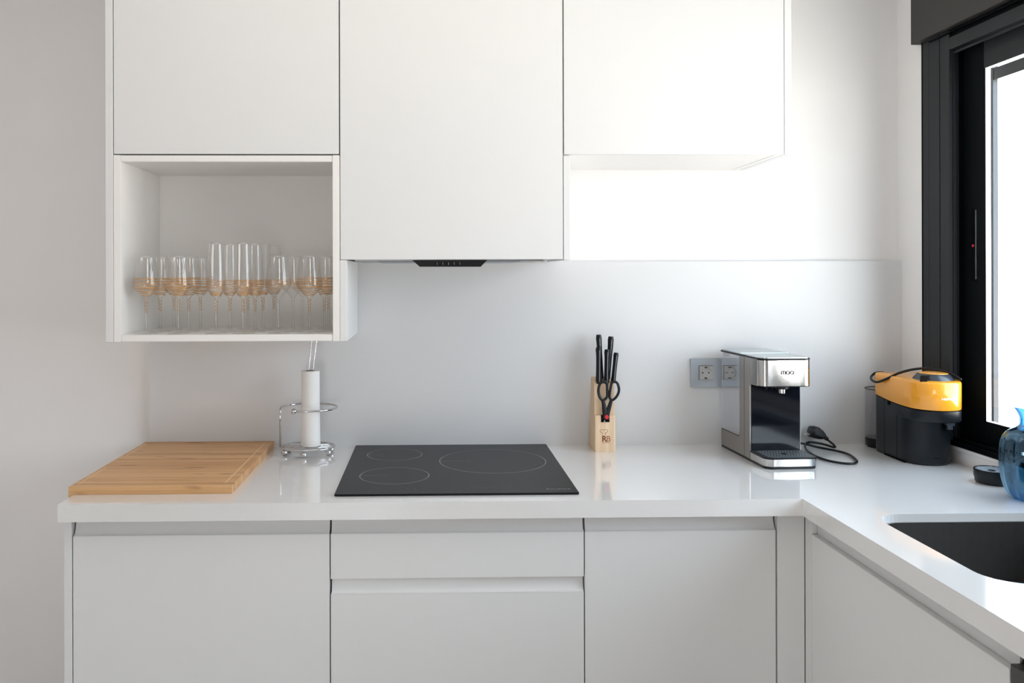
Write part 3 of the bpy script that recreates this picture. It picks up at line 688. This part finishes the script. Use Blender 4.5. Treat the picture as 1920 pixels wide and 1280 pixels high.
for i in range(15):
    for j in range(9):
        x = 0.0205 + i * 0.0080 + (0.004 if j % 2 else 0); y = 0.0155 + j * 0.0093
        if x > CW - 0.016 or math.hypot((x - 0.0735) / 1.5, y - 0.05) < 0.009: continue
        cyl(bm, x, y, 0.0310, 0.03125, 0.0019, 8)
lathe(bm, [(0.0085, 0.0310), (0.0085, 0.0313)], 0.0735, 0.050, 20, cap=True)
o = obj('grille_holes', bm, 'track', dt); o['kind'] = 'stuff'
bm = bmesh.new(); box(bm, 0.0035, CW - 0.0025, 0.1005, 0.150, 0.0075, 0.2175, bev=0.001, seg=1); obj('column_front', bm, 'piano', cm)
Lz = 0.2175
bm = bmesh.new()
sidepts = [(0.1035, 0.0078), (0.139, 0.0078), (0.139, 0.2925), (0.055, 0.2925), (0.055, 0.2180), (0.0985, 0.2180), (0.1018, 0.2168), (0.1035, 0.2135)]
poly_prism(bm, sidepts, 0.0, 0.0035, axis='x'); obj('side_panel', bm, 'steel', cm)
bm = bmesh.new(); poly_prism(bm, sidepts, CW - 0.0025, CW, axis='x'); obj('side_panel', bm, 'steel', cm)
rear = [(0.1405, 0.0078), (0.307, 0.0078), (0.307, 0.0555), (0.181, 0.0555), (0.1755, 0.0575), (0.1735, 0.063), (0.1735, 0.2925), (0.1405, 0.2925)]
bm = bmesh.new(); poly_prism(bm, rear, 0.0, 0.0035, axis='x'); obj('rear_panel', bm, 'steel', cm)
bm = bmesh.new(); poly_prism(bm, rear, CW - 0.0025, CW, axis='x'); obj('rear_panel', bm, 'steel', cm)
bm = bmesh.new(); box(bm, 0.0036, CW - 0.0027, 0.1502, 0.1725, 0.0078, 0.2925); box(bm, 0.0036, CW - 0.0027, 0.1725, 0.305, 0.0078, 0.054)
box(bm, -0.0002, 0.0036, 0.1390, 0.1405, 0.0078, 0.2925)
tube(bm, [(0.0008, 0.306, 0.0565), (0.0008, 0.182, 0.0565), (0.0008, 0.1760, 0.0590), (0.0008, 0.1745, 0.064)], 0.0013, 6)
obj('inner_body', bm, 'black', cm)
bm = bmesh.new(); poly_prism(bm, fr(0, CW, 0.034, 0.0985, 0.022), 0.2195, 0.2895); obj('head', bm, 'polished', cm, auto=30)
bm = bmesh.new(); poly_prism(bm, fr(0.0005, CW - 0.0005, 0.0345, 0.1, 0.022), 0.2170, 0.2197); poly_prism(bm, [(0.0036, 0.0985), (CW - 0.0027, 0.0985), (CW - 0.0027, 0.15), (0.0036, 0.15)], 0.2176, 0.2925); obj('head_underside', bm, 'black', cm, auto=30)
bm = bmesh.new(); poly_prism(bm, fr(-0.0008, CW + 0.0008, 0.0330, 0.310, 0.0225), 0.2897, 0.2950, bev=0.001); obj('lid_rim', bm, 'black', cm, auto=30)
bm = bmesh.new(); poly_prism(bm, fr(0.001, CW - 0.001, 0.0355, 0.1700, 0.021), 0.2950, 0.2972, bev=0.0006); obj('lid', bm, 'lidsteel', cm, auto=30)
bm = bmesh.new(); box(bm, 0.001, CW - 0.001, 0.1725, 0.308, 0.2950, 0.2980, bev=0.0008); obj('tank_lid', bm, 'lidsteel', cm)
bm = bmesh.new(); cyl(bm, 0.0735, 0.062, 0.2085, 0.217, 0.0175, 24, 0.001); nz = obj('spout_collar', bm, 'black', cm, auto=35)
bm = bmesh.new(); cyl(bm, 0.0735, 0.062, 0.1960, 0.2145, 0.0095, 24, 0.001); obj('spout', bm, 'polished', cm, auto=35)
# tank
bm = bmesh.new()
for a in ((0.0008, 0.0028), (CW - 0.0028, CW - 0.0008)): box(bm, a[0], a[1], 0.1738, 0.3065, 0.0578, 0.2892)
box(bm, 0.003, CW - 0.003, 0.3045, 0.3065, 0.0578, 0.2892); box(bm, 0.003, CW - 0.003, 0.1738, 0.3044, 0.0578, 0.060)
tk = obj('water_tank', bm, 'clear', cm)
obj('water', B(0.0032, CW - 0.0032, 0.1742, 0.3042, 0.0602, 0.112), 'water', tk)
bm = bmesh.new(); box(bm, 0.045, 0.060, 0.185, 0.205, 0.060, 0.26, bev=0.002, seg=1); obj('inner_tube', bm, 'clear', tk)
bm = bmesh.new(); poly_prism(bm, [(0.268, 0.2897), (0.300, 0.2897), (0.296, 0.279), (0.272, 0.279)], 0.002, 0.012, axis='x'); obj('tank_catch', bm, 'slate', cm)
# moa lettering drawn as thin strokes
bm = bmesh.new()
yl = 0.0330; r0 = 0.0010; lx = 0.0590; lz = 0.2560; q = 0.0045
def stroke(pts, closed=False): tube(bm, [(x, yl, z) for x, z in pts], r0, 6, closed=closed)
stroke([(lx, lz - q), (lx, lz + q)])
for k in (0, 1):
    cx = lx + q * 0.62 + k * q * 1.24
    stroke([(cx + q * 0.62 * math.cos(a), lz + q * 0.3 + q * 0.7 * math.sin(a)) for a in [PI - PI * i / 8 for i in range(9)]] + [(cx + q * 0.62, lz - q)])
ox = lx + q * 2.48 + 0.0024 + q * 1.0
stroke([(ox + q * math.cos(a), lz + q * math.sin(a)) for a in [2 * PI * i / 20 for i in range(20)]], True)
ax_ = ox + q * 2.0 + 0.0024
stroke([(ax_ + q * math.cos(a), lz + q * math.sin(a)) for a in [2 * PI * i / 20 for i in range(20)]], True)
stroke([(ax_ + q, lz - q), (ax_ + q, lz + q)])
obj('lettering', bm, 'ink', cm)
# cord and plug (scene coordinates turned into the machine's own frame)
inv = (Matrix.Translation((0.4035, -0.3425, 0)) @ Matrix.Rotation(math.radians(2.6), 4, 'Z')).inverted()
cp = [(0.543, -0.06, 0.012), (0.600, -0.055, 0.016), (0.640, -0.060, 0.010), (0.665, -0.075, 0.005), (0.699, -0.125, 0.0042), (0.711, -0.172, 0.0042), (0.701, -0.229, 0.0042), (0.686, -0.272, 0.0042), (0.661, -0.294, 0.0042), (0.631, -0.283, 0.0042), (0.609, -0.239, 0.0042), (0.6034, -0.169, 0.006), (0.616, -0.105, 0.010), (0.645, -0.060, 0.016), (0.680, -0.070, 0.014), (0.703, -0.105, 0.010), (0.706, -0.095, 0.016), (0.7055, -0.065, 0.022), (0.7045, -0.052, 0.026)]
bm = bmesh.new(); tube(bm, spline(cp, 7), 0.0034, 8); bm.transform(inv); co = obj('power_cord', bm, 'black', cm, smooth=True)
bm = bmesh.new()
tube(bm, [(0.7055, -0.058, 0.0245), (0.700, -0.047, 0.031)], [0.0058, 0.0075], 10)
tube(bm, [(0.701, -0.048, 0.030), (0.694, -0.040, 0.034), (0.684, -0.034, 0.040), (0.674, -0.032, 0.042)], [0.009, 0.015, 0.0185, 0.0185], 6)
tube(bm, [(0.674, -0.032, 0.042), (0.662, -0.031, 0.044)], [0.0185, 0.0170], 14)
bm.transform(inv); pg = obj('plug', bm, 'black', co, auto=30)
bm = bmesh.new()
for dy in (-0.0075, 0.0075): tube(bm, [(0.664, -0.031 + dy, 0.036), (0.652, -0.030 + dy, 0.034)], 0.0022, 8)
bm.transform(inv); obj('plug_pins', bm, 'chrome', co)

# ------------------------------------------------------------------ amber pod coffee machine
ym = thing('pod_coffee_machine', 'bright amber and black pod coffee machine in the corner by the window', 'coffee machine', (0.885, -0.22, 0))
YC = 0.8855
def stadium(cx, yb, yc, r, rb, n=26):
    """outline: round nose towards -y, squarer back"""
    pts = []
    for i in range(n + 1):
        a = PI + PI * i / n; pts.append((cx + r * math.cos(a), yc + r * math.sin(a)))
    m_ = 8
    for k in range(1, m_): pts.append((cx + r, yc + (yb - rb - yc) * k / m_))
    for i in range(7):
        a = PI / 2 * i / 6; pts.append((cx + r - rb + rb * math.cos(a), yb - rb + rb * math.sin(a)))
    for i in range(7):
        a = PI / 2 + PI / 2 * i / 6; pts.append((cx - r + rb + rb * math.cos(a), yb - rb + rb * math.sin(a)))
    for k in range(m_ - 1, 0, -1): pts.append((cx - r, yc + (yb - rb - yc) * k / m_))
    return pts
def zb(y):     # sagging joint line between the amber cap and the black body
    s = min(1, max(0, (-0.106 - y) / 0.17)); return 0.1700 - 0.0140 * math.sin(s * PI / 2)
def skin_prism(bm, layers, cap_bottom=True, cap_top=True):
    rings = [[bm.verts.new(p) for p in L] for L in layers]; n = len(rings[0])
    for k in range(len(rings) - 1):
        for i in range(n): bm.faces.new((rings[k][i], rings[k][(i + 1) % n], rings[k + 1][(i + 1) % n], rings[k + 1][i]))
    if cap_bottom: bm.faces.new(rings[0][::-1])
    if cap_top: bm.faces.new(rings[-1])
    bmesh.ops.recalc_face_normals(bm, faces=bm.faces[:])
cap = stadium(YC, -0.106, -0.297, 0.0672, 0.020)
def inset(pts, d, cx=YC, cy=-0.22):
    out = []
    n = len(pts)
    for i, (x, y) in enumerate(pts):
        (xa, ya), (xb, yb_) = pts[i - 1], pts[(i + 1) % n]
        tx, ty = xb - xa, yb_ - ya; l = math.hypot(tx, ty) or 1
        nx, ny = ty / l, -tx / l
        out.append((x - nx * d, y - ny * d))
    return out
ZT = 0.2335
bm = bmesh.new()
skin_prism(bm, [[(x, y, zb(y) + 0.002) for x, y in inset(cap, 0.001)], [(x, y, zb(y) + 0.003) for x, y in cap], [(x, y, ZT - 0.006) for x, y in cap], [(x, y, ZT - 0.002) for x, y in inset(cap, 0.0012)], [(x, y, ZT) for x, y in inset(cap, 0.004)], [(x, y, ZT + 0.0015) for x, y in inset(cap, 0.016)]])
capo = obj('amber_cap', bm, 'yellow', ym, auto=50)
bm = bmesh.new(); skin_prism(bm, [[(x, y, zb(y) - 0.001) for x, y in inset(cap, 0.0022)], [(x, y, zb(y) + 0.0025) for x, y in inset(cap, 0.0022)]]); obj('joint', bm, 'track', ym)
nose = [p for p in stadium(YC, -0.232, -0.297, 0.0668, 0.004)]
bm = bmesh.new(); skin_prism(bm, [[(x, y, 0.1260) for x, y in inset(nose, 0.0015)], [(x, y, 0.128) for x, y in nose], [(x, y, zb(y) - 0.0008) for x, y in nose]]); obj('brew_head', bm, 'matte', ym, auto=40)
low = stadium(YC, -0.106, -0.252, 0.0648, 0.020)
bm = bmesh.new(); skin_prism(bm, [[(x, y, 0.0006) for x, y in inset(low, 0.004)], [(x, y, 0.004) for x, y in inset(low, 0.001)], [(x, y, 0.008) for x, y in low], [(x, y, zb(y) - 0.001 if y > -0.249 else 0.13) for x, y in low]]); obj('body', bm, 'matte', ym, auto=40)
bm = bmesh.new()
for yy in (-0.1665, -0.232): box(bm, YC - 0.0652, YC - 0.0640, yy - 0.0006, yy + 0.0006, 0.004, zb(yy) - 0.002)
box(bm, YC - 0.0653, YC - 0.0640, -0.275, -0.1665, 0.0008, 0.006)
obj('panel_joint', bm, 'track', ym)
bm = bmesh.new(); cyl(bm, 0, 0, 0, 0.003, 0.006, 14); bm.transform(Matrix.Translation((YC - 0.0640, -0.193, 0.1545)) @ Matrix.Rotation(-PI / 2, 4, 'Y')); obj('release_notch', bm, 'track', ym)
bm = bmesh.new(); box(bm, 0.875, 0.893, -0.3176, -0.315, 0.021, 0.0225); obj('base_mark', bm, 'track', ym)
LC = (0.890, -0.290)
bm = bmesh.new(); lathe(bm, [(0.0515, ZT), (0.0505, ZT + 0.003), (0.0395, ZT + 0.0165), (0.0375, ZT + 0.0175)], LC[0], LC[1], 48, cap=True); ld_ = obj('lid_ring', bm, 'slate', ym, auto=40)
bm = bmesh.new(); lathe(bm, [(0.0365, ZT + 0.0174), (0.036, ZT + 0.0190), (0.033, ZT + 0.0195)], LC[0], LC[1], 40, cap=True); obj('lid_disc', bm, 'orange', ld_, auto=40)
bm = bmesh.new(); lathe(bm, [(0.008, ZT + 0.0195), (0.008, ZT + 0.0200)], LC[0], LC[1], 20, cap=True); obj('pod_emblem', bm, 'card', ld_)
bm = bmesh.new(); poly_prism(bm, [(-0.0075, 0), (0.0085, 0), (0.0145, 0.0200), (-0.0065, 0.0190)], -0.006, 0.016, axis='y', bev=0.0015)
bm.transform(Matrix.Translation((0.8385, -0.3300, ZT - 0.0035)) @ Matrix.Rotation(math.radians(-40), 4, 'Z')); obj('lid_latch', bm, 'black', ym, auto=40)
cpts = [(0.860, -0.094, 0.2300), (0.838, -0.090, 0.2290), (0.820, -0.098, 0.2200), (0.8085, -0.118, 0.2133), (0.8055, -0.140, 0.2095), (0.8085, -0.158, 0.2110), (0.8150, -0.190, 0.2235), (0.8330, -0.220, 0.2430), (0.8540, -0.248, 0.2560), (0.8800, -0.268, 0.2620), (0.9054, -0.288, 0.2610), (0.9235, -0.308, 0.2550), (0.9330, -0.326, 0.2455), (0.9375, -0.338, 0.2385)]
bm = bmesh.new(); tube(bm, spline(cpts, 6), 0.0036, 10); obj('carry_cord', bm, 'black', ym, smooth=True)
# white lettering bent around the nose
tb = text_bm('NESPRESSO', 0.0088, Matrix.Identity(4), 0.0002, 0.0001, 1.05)
for v in tb.verts:
    s, zz, dep = v.co.x, v.co.y, v.co.z
    a = -PI / 2 + 0.10 + s / 0.0672
    rr = 0.0674 + dep
    v.co = Vector((YC + rr * math.cos(a), -0.297 + rr * math.sin(a), 0.1870 + zz))
obj('lettering', tb, 'white', capo)
bm = bmesh.new(); cyl(bm, 0.9135, -0.325, 0.102, 0.126, 0.0085, 18, 0.001); box(bm, 0.903, 0.924, -0.334, -0.316, 0.112, 0.126, bev=0.002, seg=1); obj('coffee_spout', bm, 'slate', ym, auto=40)
tcx, tcy, tr = 0.876, -0.0525, 0.0470
bm = bmesh.new(); lathe(bm, [(tr - 0.004, 0.0004), (tr, 0.006), (tr, 0.024), (tr - 0.001, 0.028)], tcx, tcy, 40, cap=True); wt_ = obj('tank_base', bm, 'black', ym, auto=40)
bm = bmesh.new(); lathe(bm, [(tr - 0.001, 0.028), (tr, 0.030), (tr, 0.176), (tr - 0.002, 0.176), (tr - 0.002, 0.031), (0.002, 0.031)], tcx, tcy, 40); obj('water_tank', bm, 'smoke', ym, auto=40)
bm = bmesh.new(); tube(bm, [(tcx + tr * math.cos(a), tcy + tr * math.sin(a), 0.1765) for a in [2 * PI * i / 40 for i in range(40)]], 0.0016, 6, closed=True); obj('tank_rim', bm, 'slate', ym, smooth=True)

# ------------------------------------------------------------------ cup stand by the vase
cx, cy, r = 0.9150, -0.5000, 0.0430
cs = thing('drip_stand', 'low round black cup stand with ribbed grille between amber machine and blue vase', 'drip tray', (cx, cy, 0))
bm = bmesh.new(); lathe(bm, [(r * 0.86, 0.0004), (r * 0.93, 0.004), (r * 0.95, 0.012), (r, 0.017), (r, 0.0335), (r * 0.985, 0.0350), (r * 0.93, 0.0350), (r * 0.93, 0.0320), (0.001, 0.0320)], cx, cy, 48); bmesh.ops.recalc_face_normals(bm, faces=bm.faces[:]); obj('tray_body', bm, 'matte', cs, auto=40)
for i in range(9):
    yy = -0.034 + i * 0.0085; h = math.sqrt(max(0, (r * 0.92) ** 2 - yy ** 2))
    bm = bmesh.new(); box(bm, cx - h, cx + h, cy + yy - 0.0017, cy + yy + 0.0017, 0.0321, 0.0342, bev=0.0005, seg=1); obj('grille_bar', bm, 'grille', cs)
bm = bmesh.new(); cyl(bm, cx - 0.012, cy - 0.012, 0.0342, 0.0352, 0.0085, 16); obj('grille_hub', bm, 'black', cs)

# ------------------------------------------------------------------ blue vase
vx, vy = 0.9000, -0.6550
prof = [(0.004, 0.0060), (0.030, 0.0050), (0.037, 0.0015), (0.0425, 0.0050), (0.0515, 0.020), (0.0590, 0.045), (0.0622, 0.075), (0.0628, 0.100), (0.0620, 0.122), (0.0585, 0.140), (0.0510, 0.153), (0.0400, 0.161), (0.0295, 0.167), (0.0245, 0.174), (0.0232, 0.183), (0.0250, 0.194), (0.0300, 0.205), (0.0365, 0.2135)]
def dense(prof, k=3): return [(p.x, p.z) for p in spline([(a, 0, b) for a, b in prof], k)]
pd = dense(prof, 3)
bm = bmesh.new()
def ribbed(pr, sgn):
    rings = []
    for (r, z) in pr:
        amp = 0.035 * max(0, min(1, (0.165 - z) / 0.03)) * (0 if r < 0.035 and z < 0.02 else 1)
        rings.append([bm.verts.new((vx + r * (1 + amp * math.cos(12 * a)) * math.cos(a), vy + r * (1 + amp * math.cos(12 * a)) * math.sin(a), z)) for a in [2 * PI * i / 96 for i in range(96)]])
    return rings
ro = ribbed(pd, 1); ri = ribbed([(max(0.002, r - 0.0025), z + (0.004 if z < 0.02 else 0)) for r, z in pd][::-1], -1)
al = ro + ri
for k in range(len(al) - 1):
    for i in range(96): bm.faces.new((al[k][i], al[k][(i + 1) % 96], al[k + 1][(i + 1) % 96], al[k + 1][i]))
bm.faces.new(al[0][::-1]); bm.faces.new(al[-1])
bmesh.ops.recalc_face_normals(bm, faces=bm.faces[:])
vz = obj('glass_vase', bm, 'blue', smooth=True, origin=(vx, vy, 0)); tag(vz, 'ribbed translucent blue glass vase with flared lip on the worktop by the sink', 'vase')

# ------------------------------------------------------------------ gold-ringed glasses
def wobble_ring(bm, r, z, th, ph, wob):
    n = 36
    tube(bm, [((r) * math.cos(a), (r) * math.sin(a), z + wob * math.sin(a * 2 + ph) + wob * 0.5 * math.sin(3 * a + ph * 2)) for a in [2 * PI * i / n for i in range(n)]], th, 5, closed=True)
def radius_at(prof, z):
    for (r0_, z0_), (r1_, z1_) in zip(prof, prof[1:]):
        if z0_ <= z <= z1_: return r0_ + (r1_ - r0_) * (z - z0_) / max(1e-9, z1_ - z0_)
    return prof[-1][0]
def make_glass(name, label, outer, zr0, zr1, nr, group, faint=False, seed=1):
    rnd = random.Random(seed)
    t = thing(name, label, 'wine glass' if name == 'wine_glass' else 'champagne flute', (0, 0, 0), group=group, world=False)
    bm = bmesh.new()
    foot = [(0.0005, 0.0002), (0.031, 0.0002), (0.0315, 0.0009), (0.030, 0.0016), (0.018, 0.0030), (0.0085, 0.0055), (0.0047, 0.0090)]
    lathe(bm, foot, 0, 0, 28); bmesh.ops.recalc_face_normals(bm, faces=bm.faces[:])
    obj('foot', bm, 'stemware', t, smooth=True)
    bm = bmesh.new()
    lathe(bm, [(0.0047, 0.0090), (0.0038, 0.013), (0.0031, 0.020), (0.0030, 0.035), (0.0030, 0.060), (0.0034, 0.078), (0.0045, 0.088)], 0, 0, 20); bmesh.ops.recalc_face_normals(bm, faces=bm.faces[:])
    bm.normal_update()
    obj('stem', bm, 'stem', t, smooth=True)
    bowl_o = dense(outer, 3)
    th = 0.0011
    bowl_i = [(max(0.0004, r - th), z + (0.004 if i < 3 else 0.0006)) for i, (r, z) in enumerate(bowl_o)][::-1]
    bowl_i[0] = (bowl_o[-1][0] - 0.0008, bowl_o[-1][1])
    bm = bmesh.new(); lathe(bm, bowl_o + bowl_i, 0, 0, 40)
    bm.normal_update()
    obj('bowl', bm, 'stemware', t, smooth=True)
    bm = bmesh.new()
    for i in range(nr):
        z = zr0 + (zr1 - zr0) * (i + rnd.uniform(-0.3, 0.3)) / (nr - 1)
        z = max(zr0, min(zr1, z))
        wobble_ring(bm, radius_at(bowl_o, z) + 0.0004, z, rnd.choice((0.0004, 0.0005, 0.0008)) * (0.55 if faint else 1), rnd.uniform(0, 6), 0.0011)
    # spiral running down the stem
    if not faint:
        k = 60; pts = []
        for i in range(k + 1):
            f = i / k; z = 0.094 - 0.038 * f; a = f * 2 * PI * 4.2
            rs = 0.0048 - 0.0012 * min(1, f * 2)
            pts.append((rs * math.cos(a), rs * math.sin(a), z))
        tube(bm, pts, 0.0007, 5)
    obj('gold_rings', bm, 'gold', t, smooth=True)
    return t
wine_prof = [(0.0030, 0.086), (0.0048, 0.092), (0.0085, 0.098), (0.0160, 0.1065), (0.0255, 0.1155), (0.0330, 0.1245), (0.0352, 0.131), (0.0348, 0.140), (0.0322, 0.165), (0.0290, 0.190), (0.0268, 0.211)]
flute_prof = [(0.0030, 0.086), (0.0048, 0.092), (0.0085, 0.098), (0.0145, 0.106), (0.0205, 0.115), (0.0248, 0.1245), (0.0256, 0.132), (0.0252, 0.142), (0.0235, 0.180), (0.0215, 0.220), (0.0203, 0.2475)]
def copy_tree(o, parent=None):
    c = o.copy(); COL.objects.link(c)
    if parent is not None: c.parent = parent; c.matrix_parent_inverse = o.matrix_parent_inverse.copy()
    for ch in [x for x in bpy.data.objects if x.parent == o]: copy_tree(ch, c)
    return c
ZS = 0.3679
gw = 'gold-ringed wine glasses on the open shelf'; gf = 'gold-ringed champagne flutes on the open shelf'; gl = 'faintly ringed wine glasses on the open shelf'
wine = make_glass('wine_glass', '', wine_prof, 0.1040, 0.1500, 13, gw, seed=3)
pale = make_glass('wine_glass', '', wine_prof, 0.1200, 0.1450, 6, gl, faint=True, seed=8)
flute = make_glass('champagne_flute', '', flute_prof, 0.1030, 0.1440, 13, gf, seed=5)
spots = [
 (wine, -1.2669, -0.285, 'gold-ringed wine glass at the far left front of the open shelf'),
 (wine, -1.2580, -0.195, 'gold-ringed wine glass second from the front in the leftmost row'),
 (wine, -1.2470, -0.105, 'gold-ringed wine glass at the back of the leftmost row'),
 (wine, -1.1798, -0.285, 'gold-ringed wine glass in front of the second row from the left'),
 (wine, -1.1780, -0.195, 'gold-ringed wine glass in the middle of the second row from the left'),
 (wine, -1.1700, -0.105, 'gold-ringed wine glass at the back of the second row, left of the tall flutes'),
 (flute, -1.0768, -0.290, 'tall gold-ringed flute standing front left of the flutes'),
 (flute, -1.0600, -0.205, 'tall gold-ringed flute just behind and right of the front left flute'),
 (flute, -1.0330, -0.100, 'tall gold-ringed flute at the back between the two front flutes'),
 (flute, -1.0046, -0.290, 'tall gold-ringed flute standing front right of the flutes'),
 (flute, -0.9880, -0.215, 'tall gold-ringed flute directly behind the front right flute'),
 (flute, -0.9790, -0.148, 'tall gold-ringed flute third back in the right row of flutes'),
 (flute, -0.9640, -0.060, 'tall gold-ringed flute rearmost at the right of the flutes'),
 (pale, -0.9100, -0.285, 'almost clear wine glass with few gold lines right of the flutes'),
 (pale, -0.8850, -0.195, 'almost clear wine glass behind, between the two front right wine glasses'),
 (pale, -0.8720, -0.105, 'almost clear wine glass at the back, left of the rightmost front glass'),
 (wine, -0.8260, -0.285, 'gold-ringed wine glass at the front of the right group'),
 (wine, -0.7960, -0.200, 'gold-ringed wine glass half hidden by the right side board of the shelf'),
 (wine, -0.7960, -0.105, 'gold-ringed wine glass hidden in the rear right corner of the shelf'),
]
used = set()
for k, (pt, x, y, lab) in enumerate(spots):
    if pt.name in used: o = copy_tree(pt)
    else: o = pt; used.add(pt.name)
    o.location = (x, y, ZS); o.rotation_euler = (0, 0, k * 1.37); o['label'] = lab

# ------------------------------------------------------------------ lift everything onto the floor datum
for o in list(bpy.data.objects):
    if '_world' in o: del o['_world']
for o in list(COL.objects):
    if o.parent is None and o.type in ('MESH', 'EMPTY'):
        o.location.z += H
